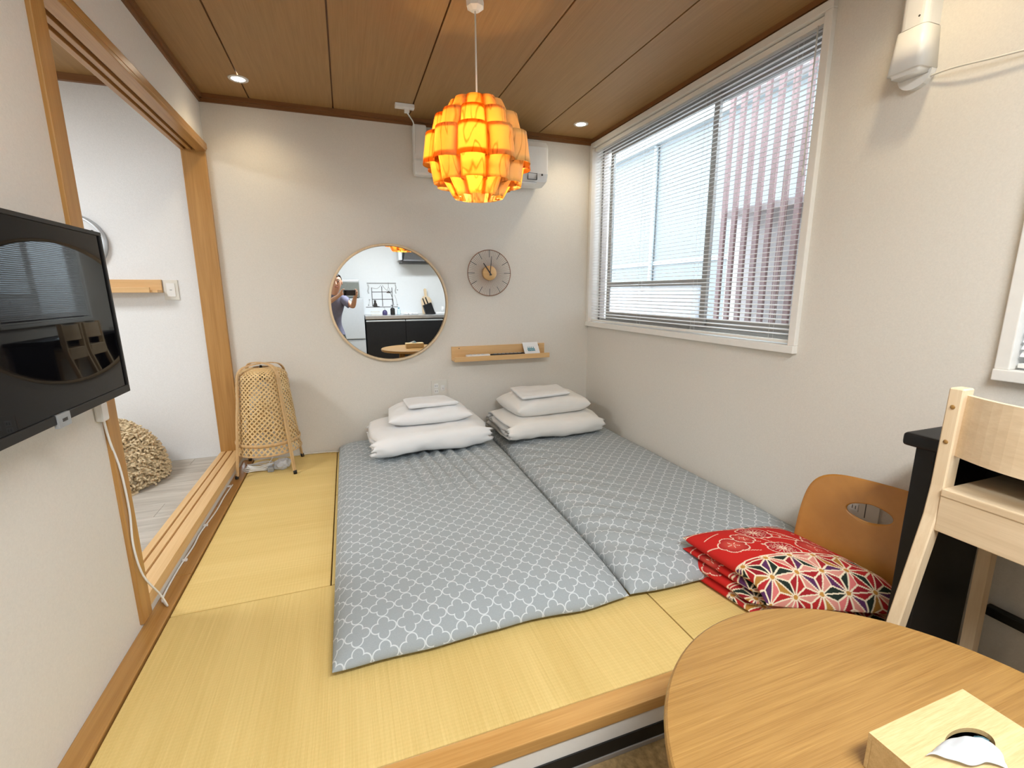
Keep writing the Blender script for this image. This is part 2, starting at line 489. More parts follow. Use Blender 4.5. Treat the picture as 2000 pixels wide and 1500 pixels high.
# sliding-door opening in the left wall
door = thing('door_1', (-0.77, 2.5, 0.0), kind='structure')
box('jamb', FRAME_Z, -0.835, XL + .012, 1.675, 1.745, 0.02, 1.93, .003, parent=door)
box('jamb', FRAME_Z, -0.835, XL + .006, 3.312, YB - .002, 0.05, 1.93, .003, parent=door)
hd = box('head_beam', FRAME_Y, -0.835, XL + .014, 1.675, YB - .002, 1.925, 1.958, .003, parent=door)
for a, b in ((-0.835, -0.812), (-0.795, -0.775), (-0.758, XL + .014)):
    box('head_rail', FRAME_Y, a, b, 1.745, 3.312, 1.908, 1.925, .002, parent=door)
box('sill_board', SILLW, -0.835, XL + .012, 1.745, 3.312, 0.045, 0.078, .002, parent=door)
for a, b in ((-0.835, -0.806), (-0.797, -0.768), (-0.759, XL + .012)):
    box('sill_rail', SILLW, a, b, 1.745, 3.312, 0.078, 0.090, .0015, parent=door)

# adjoining room seen through the opening
AX = -2.9
fa = thing('floor_adjoining', (-1.8, 2.3, 0.055), kind='structure')
py = 1.0; row = 0
while py < YB:
    off = (row * 0.37) % 0.9
    xs = [-0.836] + [-0.836 - off - 0.9 * k for k in range(0, 3) if -0.836 - off - 0.9 * k > AX and off + .9 * k > .05] + [AX]
    for a, b in zip(xs[1:], xs):
        box('floor_plank', PLANK, a + .0008, b - .0008, py + .0008, min(py + .148, YB) - .0008, 0.04, 0.055, .0015, parent=fa)
    py += .148; row += 1
wall('wall_adjoining_back', WALL_W, [(AX, -0.83, YB, YB + .1, 0.0, ZC + .1)])
wall('wall_adjoining_left', WALL_W, [(AX - .1, AX, 0.9, YB + .1, 0.0, ZC + .1)])
wall('wall_adjoining_front', WALL_W, [(AX, -0.83, 0.9, 1.0, 0.0, ZC + .1)])
ca = thing('ceiling_adjoining', (-1.8, 2.3, 2.24), kind='structure')
yy = YB
while yy > 1.0:
    y0 = max(1.0, yy - .4615)
    box('ceiling_panel', CEILW, AX, -0.83, y0 + .004, yy - .004, 2.240, 2.254, parent=ca)
    yy -= .4615
box('ceiling_backing', CROWN, AX, -0.83, 1.0, YB, 2.25, 2.27, parent=ca)
box('trim_4', CROWNX, AX, -0.836, YB - .025, YB, 2.205, 2.24, kind='structure')

# ------------------------------------------------------------------ windows and blinds
def window(n, Wd, splits):
    y0, y1, z0, z1 = Wd
    w = thing('window_%d' % n, (XR, (y0 + y1) / 2, z0), kind='structure')
    c = 0.034
    xf = XR - 0.022
    box('casing', WHITEPAINT, xf, XR + .12, y0, y1, z1 - c, z1, .003, parent=w)
    box('casing', WHITEPAINT, xf - .006, XR + .12, y0, y1, z0, z0 + c, .003, parent=w)
    box('casing', WHITEPAINT, xf, XR + .12, y0, y0 + c, z0 + c, z1 - c, .003, parent=w)
    box('casing', WHITEPAINT, xf, XR + .12, y1 - c, y1, z0 + c, z1 - c, .003, parent=w)
    ia, ib, ja, jb = y0 + c, y1 - c, z0 + c, z1 - c
    # outer aluminium frame
    for b in ((ia, ib, jb - .035, jb), (ia, ib, ja, ja + .03), (ia, ia + .02, ja, jb), (ib - .02, ib, ja, jb)):
        box('track_frame', ALU, XR + .07, XR + .115, b[0], b[1], b[2], b[3], .002, parent=w)
    for k, (a, b, xs) in enumerate(splits):
        s = box('sash_stile', ALU, xs, xs + .02, a, a + .04, ja + .03, jb - .035, .002, parent=w)
        box('sash_stile', ALU, xs, xs + .02, b - .04, b, ja + .03, jb - .035, .002, parent=w)
        box('sash_rail', ALU, xs, xs + .02, a + .04, b - .04, jb - .075, jb - .035, .002, parent=w)
        box('sash_rail', ALU, xs, xs + .02, a + .04, b - .04, ja + .03, ja + .08, .002, parent=w)
        if k == 0:
            zm = 1.135
            box('sash_rail', ALU, xs, xs + .02, a + .04, b - .04, zm, zm + .035, .002, parent=w)
            box('pane', FROST, xs + .008, xs + .012, a + .04, b - .04, ja + .08, zm, parent=w)
            box('pane', GLASS, xs + .008, xs + .012, a + .04, b - .04, zm + .035, jb - .075, parent=w)
        else:
            box('pane', GLASS, xs + .008, xs + .012, a + .04, b - .04, ja + .08, jb - .075, parent=w)
    return ia, ib, ja, jb

i1 = window(1, W1, [(2.13, 3.20, XR + .078), (1.50, 2.19, XR + .098)])
i2 = window(2, W2, [(-0.16, 0.765, XR + .078), (-1.04, -0.12, XR + .098)])

def blind(ia, ib, ja, jb, label, wand_y, deg, name='venetian_blind'):
    t = thing(name, (XR + .02, (ia + ib) / 2, ja), label, 'blind', 'venetian blinds in the windows')
    L = (ib - ia) - .012; yc = (ia + ib) / 2
    bmx = bx(B(), XR - .002, XR + .028, ia + .006, ib - .006, jb - .030, jb - .004, .002)
    fin(bmx, 'head_rail', WHITEPAINT, t)
    pitch, tilt = 0.0215, math.radians(deg)
    # one curved slat, shared
    bm = B(); rows = []
    for q in range(5):
        s = (q / 4 - .5); wx = s * .025; cz = .0016 * (1 - (2 * s) ** 2)
        X = wx * math.cos(tilt) - cz * math.sin(tilt); Z = wx * math.sin(tilt) + cz * math.cos(tilt)
        rows.append([bm.verts.new((X, yv, Z + dz)) for dz in (0, -.0005) for yv in (-L / 2, L / 2)])
    for A, C in zip(rows, rows[1:]):
        bm.faces.new((A[0], A[1], C[1], C[0])); bm.faces.new((A[2], C[2], C[3], A[3]))
    bm.faces.new((rows[0][0], rows[0][2], rows[0][3], rows[0][1])); bm.faces.new((rows[-1][0], rows[-1][1], rows[-1][3], rows[-1][2]))
    me = bpy.data.meshes.new('slat'); bm.to_mesh(me); bm.free(); me.materials.append(SLAT)
    me.polygons.foreach_set('use_smooth', [True] * len(me.polygons))
    base = wloc(t)
    z = jb - .045; n = 0
    while z > ja + .028:
        o = bpy.data.objects.new('slat', me); COL.objects.link(o); o.parent = t
        o.location = Vector((XR + .013, yc, z)) - base
        z -= pitch; n += 1
    box('bottom_rail', WHITEPAINT, XR + .003, XR + .024, ia + .006, ib - .006, ja + .006, ja + .020, .003, parent=t)
    k = 4 if L > 1.7 else 3
    for q in range(k):
        yq = ia + .12 + (L - .22) * q / (k - 1)
        for xx in (XR - .0005, XR + .0265):
            fin(tube(B(), [(xx, yq, ja + .012), (xx, yq, jb - .03)], .0007, 4), 'ladder_cord', WHITEP, t)
    if wand_y is not None:
        fin(tube(B(), [(XR - .006, wand_y, 1.60), (XR - .006, wand_y + .004, jb - .03)], .0032, 8), 'tilt_wand', WHITEP, t, True)
        fin(tube(B(), [(XR - .006, wand_y, 1.575), (XR - .006, wand_y, 1.605)], [.0065, .0045], 8), 'wand_grip', WHITEP, t, True)
    return t
blind(*i1, 'cream venetian blind with wand and open slats in the window above the futons', 1.53, 11)
blind(*i2, 'cream venetian blind in the window above the black counter desk', -.9, 48)

# neighbouring house seen between the slats
ext = thing('neighbour_house', (3.2, 2.6, ZF), 'grey neighbouring house with a pink-brown louvre screen outside the window', 'house')
box('house_wall', RENDERW, 4.6, 4.8, 3.7, 13.0, ZF, 3.25, parent=ext)
box('screen_backing', LILAC, 2.94, 2.96, -0.6, 3.05, ZF, 1.66, parent=ext)
k = 0
yy = -0.6
bmL = bx(B(), -.012, .012, -.020, .020, 0, 2.55 - ZF, .003)
meL = bpy.data.meshes.new('louvre'); bmL.to_mesh(meL); bmL.free(); meL.materials.append(BRICK)
while yy < 3.06:
    o = bpy.data.objects.new('louvre', meL); COL.objects.link(o); o.parent = ext; o.location = Vector((2.80, yy, ZF)) - wloc(ext)
    yy += .105
box('screen_rail', LILAC, 2.83, 2.94, -0.6, 3.05, 1.66, 1.71, parent=ext)
box('screen_rail', LILAC, 2.83, 2.96, -0.6, 3.05, 2.50, 2.56, parent=ext)
fin(tube(B(), [(4.56, 6.3, ZF), (4.56, 6.3, 3.24)], .035, 12), 'downpipe', GREY, ext, True)
box('eave', GREY, 4.5, 4.9, 3.65, 13.0, 3.25, 3.32, parent=ext)
box('siding_band', GREY, 4.58, 4.6, 3.7, 13.0, 1.50, 1.56, parent=ext)
box('ground_outside', RENDERW, XR + .12, 9, -5, 12, ZF - .1, ZF, kind='structure')

# ------------------------------------------------------------------ lights and fixtures
def downlight(x, y, label):
    t = thing('ceiling_downlight', (x, y, ZC), label, 'downlight', 'recessed downlights')
    bm = B(); lathe(bm, [(.034, -.004), (.047, -.004), (.050, 0.0), (.034, 0.0)], (x, y, ZC), 28, cap=False)
    fin(bm, 'trim_ring', WHITEP, t, True)
    bm = B(); lathe(bm, [(.034, -.0015), (.001, -.0022)], (x, y, ZC), 24)
    fin(bm, 'lamp_lens', LED, t, True)
    l = bpy.data.lights.new('downlight_beam', 'SPOT'); l.energy = W_DOWN; l.color = WARM; l.spot_size = math.radians(135); l.spot_blend = 1.0; l.shadow_soft_size = .035
    o = bpy.data.objects.new('downlight_beam', l); COL.objects.link(o); o.parent = t; o.location = (0, 0, -.008)
downlight(-0.46, 3.055, 'small round white downlight above the bamboo lamp')
downlight(1.595, 3.065, 'small round white downlight above the stacked pillows beside the window')
downlight(-0.46, 1.0, 'small round white downlight above the black television')
downlight(1.60, 1.0, 'small round white downlight above the black counter desk')

def ceiling_lamp(x, y, lx, ly, z, watts, col, label):
    t = thing('ceiling_lamp', (x, y, z), label, 'ceiling lamp')
    box('lamp_housing', WHITEP, x - lx / 2, x + lx / 2, y - ly / 2, y + ly / 2, z - .05, z, .006, parent=t)
    box('lamp_diffuser', LEDK, x - lx / 2 + .015, x + lx / 2 - .015, y - ly / 2 + .015, y + ly / 2 - .015, z - .056, z - .05, parent=t)
    l = bpy.data.lights.new('lamp_glow', 'AREA'); l.shape = 'RECTANGLE'; l.size = lx - .03; l.size_y = ly - .03; l.energy = watts; l.color = col
    o = bpy.data.objects.new('lamp_glow', l); COL.objects.link(o); o.parent = t; o.location = (0, 0, -.058)
ceiling_lamp(0.60, -0.35, 1.25, 0.35, ZC, W_KITCHEN, COOL, 'long white ceiling lamp between the kitchen and the platform')
ceiling_lamp(-2.0, 2.0, 0.6, 0.6, 2.24, W_ADJ, COOL, 'square white ceiling lamp in the adjoining room')

# ------------------------------------------------------------------ pendant lamp
def pendant():
    px, py = 0.555, 1.977
    t = thing('pendant_lamp', (px, py, 1.47), 'pendant lamp of overlapping curved orange veneer pieces hanging on a white cord', 'lamp')
    bm = B(); lathe(bm, [(.001, 0), (.016, 0), (.034, .012), (.036, .034), (.030, .045), (.001, .045)], (px, py, ZC - .045), 8)
    fin(bm, 'ceiling_rose', WHITEP, t)
    fin(tube(B(), [(px, py, 1.74), (px, py, ZC - .044)], .0036, 8), 'cord', WHITEP, t, True)
    bm = B(); lathe(bm, [(.02, 1.685), (.02, 1.75), (.008, 1.77)], (px, py, 0), 16); fin(bm, 'lamp_holder', WHITEP, t, True)
    bm = B(); bmesh.ops.create_uvsphere(bm, u_segments=18, v_segments=12, radius=.032)
    bmesh.ops.translate(bm, verts=bm.verts[:], vec=(px, py, 1.652)); fin(bm, 'light_bulb', BULB, t, True)
    fr = B()
    for z, r in ((1.775, .115), (1.60, .115)):
        tube(fr, [(px + r * math.cos(a), py + r * math.sin(a), z) for a in [2 * PI * k / 40 for k in range(40)]], .003, 6, True)
    for k in range(5):
        a = 2 * PI * k / 5
        tube(fr, [(px + .018 * math.cos(a), py + .018 * math.sin(a), 1.778), (px + .115 * math.cos(a), py + .115 * math.sin(a), 1.775), (px + .115 * math.cos(a), py + .115 * math.sin(a), 1.60)], .0025, 6)
    fin(fr, 'wire_frame', WHITEP, t, True)
    # tiers: z top, z bottom, apex radius at top and bottom, half width top/bottom, count, bulge
    # tiers: z top, z bottom, apex radius top and bottom, half width top and bottom
    tiers = [(1.850, 1.765, .108, .150, .033, .043), (1.794, 1.706, .170, .192, .045, .051), (1.724, 1.606, .210, .226, .056, .063), (1.628, 1.536, .200, .184, .055, .051), (1.560, 1.488, .150, .106, .043, .032)]
    n = 10
    for ti, (zt, zb, rt, rb, wt, wb) in enumerate(tiers):
        loop = False
        bm = B(); NS, NV = 20, 6; grid = []
        am = 1.85 if ti in (0, 4) else 2.2
        for j in range(NV):
            f = j / (NV - 1); R = rt + (rb - rt) * f; w = wt + (wb - wt) * f
            row = []
            for i in range(NS if loop else NS + 1):
                a = -am + 2 * am * i / NS
                back = (1 - math.cos(a)) / 2
                z = zt + (zb - zt) * f - .004 * back * f
                row.append(bm.verts.new((R - w * .88 + w * .88 * math.cos(a), w * math.sin(a), z - 1.47)))
            grid.append(row)
        for A, C in zip(grid, grid[1:]):
            for i in range(NS): bm.faces.new((A[i], C[i], C[(i + 1) % len(C)], A[(i + 1) % len(A)]))
        bmesh.ops.solidify(bm, geom=bm.faces[:], thickness=.0012)
        me = bpy.data.meshes.new('veneer_piece'); bm.to_mesh(me); bm.free(); me.materials.append(VENEER)
        me.polygons.foreach_set('use_smooth', [True] * len(me.polygons))
        for k in range(n):
            o = bpy.data.objects.new('veneer_piece', me); COL.objects.link(o); o.parent = t
            o.rotation_euler = (0, 0, 2 * PI * k / n - 1.95)
pendant()

# ------------------------------------------------------------------ air conditioner and its duct
ac = thing('air_conditioner', (1.0, YB, 1.83), 'white wall air conditioner mounted under the ceiling behind the pendant', 'air conditioner')
prof = [(YB, 1.845), (YB - .12, 1.828), (YB - .19, 1.850), (YB - .212, 1.90), (YB - .212, 2.07), (YB - .195, 2.105), (YB - .16, 2.115), (YB, 2.115)]
bm = B(); prism(bm, prof, 'x', 0.615, 1.385)
bmesh.ops.bevel(bm, geom=[e for e in bm.edges if abs(e.verts[0].co.x - e.verts[1].co.x) < 1e-5], offset=.012, segments=2, affect='EDGES')
fin(bm, 'housing', WHITEP, ac)
box('louvre_flap', WHITEP, 0.66, 1.30, YB - .20, YB - .13, 1.834, 1.845, .003, parent=ac)
bm = B()
for a, b, c, d in ((1.232, 1.300, 1.898, 1.900), (1.232, 1.300, 1.858, 1.860), (1.232, 1.2335, 1.858, 1.90), (1.2985, 1.30, 1.858, 1.90)): bx(bm, a, b, YB - .2145, YB - .200, c, d)
fin(bm, 'display_outline', BLACKM, ac)
bm = B(); bmesh.ops.create_uvsphere(bm, u_segments=10, v_segments=8, radius=.007); bmesh.ops.translate(bm, verts=bm.verts[:], vec=(1.338, YB - .211, 1.893)); fin(bm, 'sensor', BLACKM, ac, True)
dc = thing('duct_cover', (0.55, YB, 1.84), 'white plastic pipe cover beside the air conditioner under the ceiling', 'duct')
box('duct_channel', WHITEP, 0.487, 0.575, YB - .065, YB, 1.96, 2.175, .012, parent=dc)
box('duct_elbow', WHITEP, 0.484, 0.612, YB - .075, YB, 1.862, 1.965, .016, parent=dc)
pg = thing('ceiling_socket', (0.42, 3.11, 2.18), 'small white plug and socket fixed to the ceiling boards', 'socket')
box('socket_body', WHITEP, 0.36, 0.475, 3.09, 3.13, 2.197, ZC - .001, .004, parent=pg)
box('plug', WHITEP, 0.415, 0.445, 3.10, 3.125, 2.175, 2.198, .004, parent=pg)
fin(tube(B(), catmull([(0.43, 3.112, 2.178), (0.455, 3.15, 2.165), (0.485, 3.22, 2.15), (0.492, 3.265, 2.06), (0.492, 3.272, 1.99)]), .004, 6), 'cord', WHITEP, pg, True)

# pipe duct on the right wall near the window
pd = thing('pipe_duct', (1.80, 1.15, 1.76), 'white pipe cover with rounded end piece on the wall beside the window', 'duct')
def arch(y0, y1, xd, n=8):
    c = (y0 + y1) / 2; h = (y1 - y0) / 2
    return [(XR, y0)] + [(XR - xd + .018 * (1 - math.cos(PI / 2 * k / 4)), y0 + .018 * (1 - math.sin(PI / 2 * k / 4))) for k in range(4, -1, -1)] + [(XR - xd + .018 * (1 - math.cos(PI / 2 * k / 4)), y1 - .018 * (1 - math.sin(PI / 2 * k / 4))) for k in range(0, 5)] + [(XR, y1)]
bm = B(); prism(bm, arch(1.105, 1.185, .066), 'z', 1.93, 2.198); fin(bm, 'duct_channel', WHITEP, pd)
bm = B(); prism(bm, arch(1.092, 1.198, .084), 'z', 1.79, 1.925)
for v in bm.verts:
    if v.co.z > 1.9: v.co.y = 1.145 + (v.co.y - 1.145) * .82; v.co.x = XR + (v.co.x - XR) * .86
bmesh.ops.bevel(bm, geom=[e for e in bm.edges if e.verts[0].co.z < 1.8 and e.verts[1].co.z < 1.8], offset=.012, segments=3, affect='EDGES')
fin(bm, 'duct_end', WHITEP, pd, True)
bm = B(); prism(bm, [(1.145 + .05 * math.cos(a), 1.80 + .045 * math.sin(a)) for a in [2 * PI * k / 20 for k in range(20)]], 'x', XR - .022, XR); fin(bm, 'wall_collar', WHITEP, pd)
bm = B(); bmesh.ops.create_uvsphere(bm, u_segments=8, v_segments=6, radius=.004); bmesh.ops.translate(bm, verts=bm.verts[:], vec=(XR - .064, 1.128, 1.955)); fin(bm, 'screw', BLACKM, pd, True)
fin(tube(B(), catmull([(XR - .008, 1.118, 1.782), (XR - .022, 1.03, 1.775), (XR - .02, 0.90, 1.757), (XR - .012, 0.7, 1.74), (XR - .006, 0.3, 1.75), (XR - .006, -0.2, 1.75)]), .003, 6), 'wall_cable', IVORY, None, True,
    label='thin cream cable strung along the wall from the pipe cover', cat='cable')

# ------------------------------------------------------------------ round mirror, wire clock, ledge, socket on the back wall
mx_, mz_ = 0.2915, 1.024
mr = thing('round_mirror', (mx_, YB, mz_ - .4), 'round wall mirror with a slim pale wood rim', 'mirror')
bm = B(); lathe(bm, [(.386, -.030), (.400, -.032), (.402, -.002), (.386, -.002)], (mx_, YB, mz_), 72, 'y', cap=False)
for a, b in ((.386, .386),): pass
fin(bm, 'mirror_rim', BIRCH, mr, True)
bm = B(); lathe(bm, [(.388, -.012), (.388, -.004)], (mx_, YB, mz_), 72, 'y'); fin(bm, 'mirror_glass', MIRROR, mr)

ccx, ccz, cr = 1.0055, 1.237, .163
ck = thing('wire_clock', (ccx, YB, ccz - cr), 'round brown wire clock with radiating spokes and a wooden hub', 'clock')
fin(tube(B(), [(ccx + cr * math.cos(2 * PI * k / 64), YB - .022, ccz + cr * math.sin(2 * PI * k / 64)) for k in range(64)], .0032, 6, True), 'rim', COPPER, ck, True)
for kind in (0, 1):
    bm = tube(B(), [(0.045, 0, 0), (cr, 0, 0)] if kind == 0 else [(0.112, 0, 0), (cr, 0, 0)], .0009 if kind == 0 else .0022, 5)
    me = bpy.data.meshes.new('spoke'); bm.to_mesh(me); bm.free(); me.materials.append(COPPER if kind == 0 else BLACKM)
    for k in range(72 if kind == 0 else 12):
        o = bpy.data.objects.new('spoke' if kind == 0 else 'hour_mark', me); COL.objects.link(o); o.parent = ck
        o.location = (0, -.021 if kind == 0 else -.024, cr); o.rotation_euler = (0, 2 * PI * k / (72 if kind == 0 else 12), 0)
bm = B(); lathe(bm, [(.001, -.034), (.050, -.034), (.052, -.030), (.052, -.001)], (ccx, YB, ccz), 36, 'y'); fin(bm, 'hub', SHELFW, ck, True)
def hand(ang, L, w, y, nm):
    d = Vector((math.sin(ang), 0, math.cos(ang))); s = Vector((math.cos(ang), 0, -math.sin(ang)))
    c = Vector((ccx, y, ccz)); bm = B(); vs_ = []
    for yy in (0, -.002):
        for p in (c - d * .02 - s * w, c - d * .02 + s * w, c + d * L + s * w * .7, c + d * L - s * w * .7): vs_.append(bm.verts.new(p + Vector((0, yy, 0))))
    bm.faces.new(vs_[:4]); bm.faces.new(vs_[4:][::-1])
    for k in range(4): bm.faces.new((vs_[k], vs_[(k + 1) % 4], vs_[4 + (k + 1) % 4], vs_[4 + k]))
    bmesh.ops.recalc_face_normals(bm, faces=bm.faces[:]); fin(bm, nm, BLACKM, ck)
hand(math.radians(-35), .085, .0045, YB - .037, 'hour_hand'); hand(math.radians(6), .118, .003, YB - .041, 'minute_hand')

lg = thing('wall_ledge', (1.08, YB, 0.60), 'oak picture ledge under the wire clock', 'shelf')
box('back_board', SHELFW, 0.708, 1.452, YB - .016, YB, 0.605, 0.705, .002, parent=lg)
box('shelf_board', SHELFW, 0.708, 1.452, YB - .105, YB - .016, 0.605, 0.620, .002, parent=lg)
box('front_lip', SHELFW, 0.708, 1.452, YB - .120, YB - .104, 0.605, 0.640, .002, parent=lg)
for x in (0.765, 1.40):
    bm = B(); bmesh.ops.create_uvsphere(bm, u_segments=8, v_segments=6, radius=.004); bmesh.ops.translate(bm, verts=bm.verts[:], vec=(x, YB - .015, 0.692)); fin(bm, 'screw', BLACKM, lg, True)
rc = thing('remote_control', (0.90, YB - .06, 0.62), 'slim white remote control lying on the oak ledge', 'remote control')
bm = B(); bx(bm, 0.805, 0.985, YB - .085, YB - .045, 0.62, 0.647, .006); fin(bm, 'body', WHITEP, rc)
for k in range(4): box('button', GREYL, 0.83 + k * .03, 0.848 + k * .03, YB - .078, YB - .056, 0.6465, 0.6495, .001, parent=rc)
rc = thing('remote_control', (1.12, YB - .06, 0.62), 'long dark remote control lying beside the small card on the ledge', 'remote control')
bm = B(); bx(bm, 0.995, 1.262, YB - .088, YB - .046, 0.62, 0.645, .005); fin(bm, 'body', BLACKP, rc)
for k in range(7): box('button', GREY, 1.02 + k * .032, 1.04 + k * .032, YB - .08, YB - .054, 0.6445, 0.6475, .001, parent=rc)
cd = thing('greeting_card', (1.325, YB - .05, 0.62), 'small white card with blue drawn letters leaning on the oak ledge', 'card')
bm = B(); vs_ = []
for y, z in ((YB - .095, .6205), (YB - .0925, .6205), (YB - .0195, .716), (YB - .022, .717)):
    vs_.append([bm.verts.new((x, y, z)) for x in (1.262, 1.388)])
for k in range(4): bm.faces.new((vs_[k][0], vs_[k][1], vs_[(k + 1) % 4][1], vs_[(k + 1) % 4][0]))
bm.faces.new([v[0] for v in vs_]); bm.faces.new([v[1] for v in vs_][::-1]); bmesh.ops.recalc_face_normals(bm, faces=bm.faces[:])
fin(bm, 'card_sheet', TISSUE, cd)
bm = B()
slope = Vector((0, .0735, .0965)).normalized(); nrm_ = Vector((0, -slope.z, slope.y))
def cardpt(u, v): return Vector((1.262 + u * .126, YB - .0955, .6205)) + slope * (v * .12) + nrm_ * .0009
for k in range(4):
    u = .30 + k * .115
    tube(bm, [cardpt(u, .38), cardpt(u, .66)], .0022, 5)
    tube(bm, [cardpt(u + .06 * math.cos(a), .47 + .08 * math.sin(a)) for a in [2 * PI * j / 12 for j in range(12)]], .002, 5, True)
tube(bm, [cardpt(.28, .36), cardpt(.74, .36)], .0015, 5)
fin(bm, 'card_print', BLUE, cd)

def outlet(name, c, axis, w, h, label, mat, sw=False, sign=-1):
    """wall plate with two-pin holes; axis 'y' sits on a y wall facing -y, 'x' on the right wall facing -x"""
    t = thing(name, c, label, 'outlet')
    def bb(nm, m, u0, u1, v0, v1, d0, d1, bev=0.0):
        if axis == 'y': box(nm, m, c[0] + u0, c[0] + u1, c[1] - d1, c[1] - d0, c[2] + v0, c[2] + v1, bev, parent=t)
        else: box(nm, m, c[0] - d1, c[0] - d0, c[1] - u1, c[1] - u0, c[2] + v0, c[2] + v1, bev, parent=t)
    bb('plate', mat, -w / 2, w / 2, -h / 2, h / 2, 0, .007, .002)
    return t, bb
t, bb = outlet('wall_outlet', (0.609, YB, 0.402), 'y', .114, .124, 'cream double wall outlet above the folded pillows', IVORY)
for v in (-.022, .018):
    bb('socket_face', WHITEP, -.038, -.008, v - .016, v + .016, .006, .009, .001)
    for u in (-.029, -.017): bb('pin_slot', BLACKM, u - .0012, u + .0012, v - .007, v + .007, .0085, .0095)
bb('antenna_jack', WHITEP, .012, .040, -.02, .02, .006, .010, .002); bb('antenna_pin', STEEL, .022, .030, -.006, .004, .009, .016, .001)
t, bb = outlet('wall_outlet', (XR, 1.105, 0.285), 'x', .120, .120, 'grey wall outlet seen through the hole of the floor chair', IVORY)
for u in (-.03,):
    for v in (-.022, .018):
        bb('socket_face', WHITEP, u - .016, u + .016, v - .015, v + .015, .006, .009, .001)
        for q in (-.006, .006): bb('pin_slot', BLACKM, u + q - .0012, u + q + .0012, v - .007, v + .007, .0085, .0095)
bb('divider', BLACKM, .010, .013, -.05, .05, .006, .0075)

# ------------------------------------------------------------------ television
tv = thing('television', (XL, 1.25, 0.81), 'black flat television on an arm mount beside the sliding door opening', 'television')
TX, ty0, ty1, tz0, tz1 = -0.612, 0.895, 1.622, 0.818, 1.263
bm = bx(B(), TX - .045, TX - .008, ty0, ty1, tz0, tz1, .004); fin(bm, 'housing', BLACKP, tv)
bm = B()
for b in ((ty0, ty1, tz1 - .010, tz1), (ty0, ty1, tz0, tz0 + .020), (ty0, ty0 + .010, tz0 + .020, tz1 - .010), (ty1 - .010, ty1, tz0 + .020, tz1 - .010)):
    bx(bm, TX - .010, TX, b[0], b[1], b[2], b[3], .0015)
fin(bm, 'bezel', BLACKP, tv)
box('screen_panel', SCREEN, TX - .009, TX - .004, ty0 + .009, ty1 - .009, tz0 + .019, tz1 - .009, parent=tv)
tg = box('name_tab', GREY, TX - .006, TX + .003, 1.242, 1.292, tz0 - .010, tz0 + .020, .001, parent=tv)
box('printed_mark', BLACKM, TX + .003, TX + .0035, 1.258, 1.278, tz0 + .002, tz0 + .009, parent=tg)
box('wall_plate', BLACKM, XL + .004, XL + .014, 1.16, 1.36, 0.94, 1.14, .003, parent=tv)
bm = bx(B(), XL + .01, TX - .04, 1.20, 1.23, 0.98, 1.10, .003); bx(bm, XL + .01, TX - .04, 1.29, 1.32, 0.98, 1.10, .003); fin(bm, 'mount_arm', BLACKM, tv)

tv.rotation_euler = (0, math.radians(-.9), math.radians(.55))
cb = thing('power_cable', (XL + .01, 1.68, 0.74), 'white cable hanging from a wall plug beside the door jamb down to the tatami border', 'cable')
bm = B(); bx(bm, XL, XL + .022, 1.635, 1.672, 0.728, 0.785, .006); fin(bm, 'plug', WHITEP, cb)
fin(tube(B(), catmull([(XL + .012, 1.655, 0.735), (XL + .010, 1.672, 0.66), (XL + .016, 1.69, 0.56), (XL + .016, 1.700, 0.42), (XL + .016, 1.685, 0.30), (XL + .02, 1.705, 0.18), (XL + .035, 1.76, 0.07), (XL + .045, 1.775, 0.012), (XL + .028, 1.80, 0.0105), (XL + .012, 1.84, 0.0105),
     (XL + .006, 2.03, .0105), (XL + .012, 2.2, .0105), (XL + .007, 2.33, .0105), (XL + .02, 2.55, .0105), (XL + .018, 2.72, .0105), (XL + .024, 2.90, .0105)]), .0035, 6), 'cord', WHITEP, cb, True)
for y in (2.09, 2.40, 2.88): box('cable_clip', WHITEP, XL + .001, XL + .020, y - .006, y + .006, .0062, .016, .002, parent=cb)

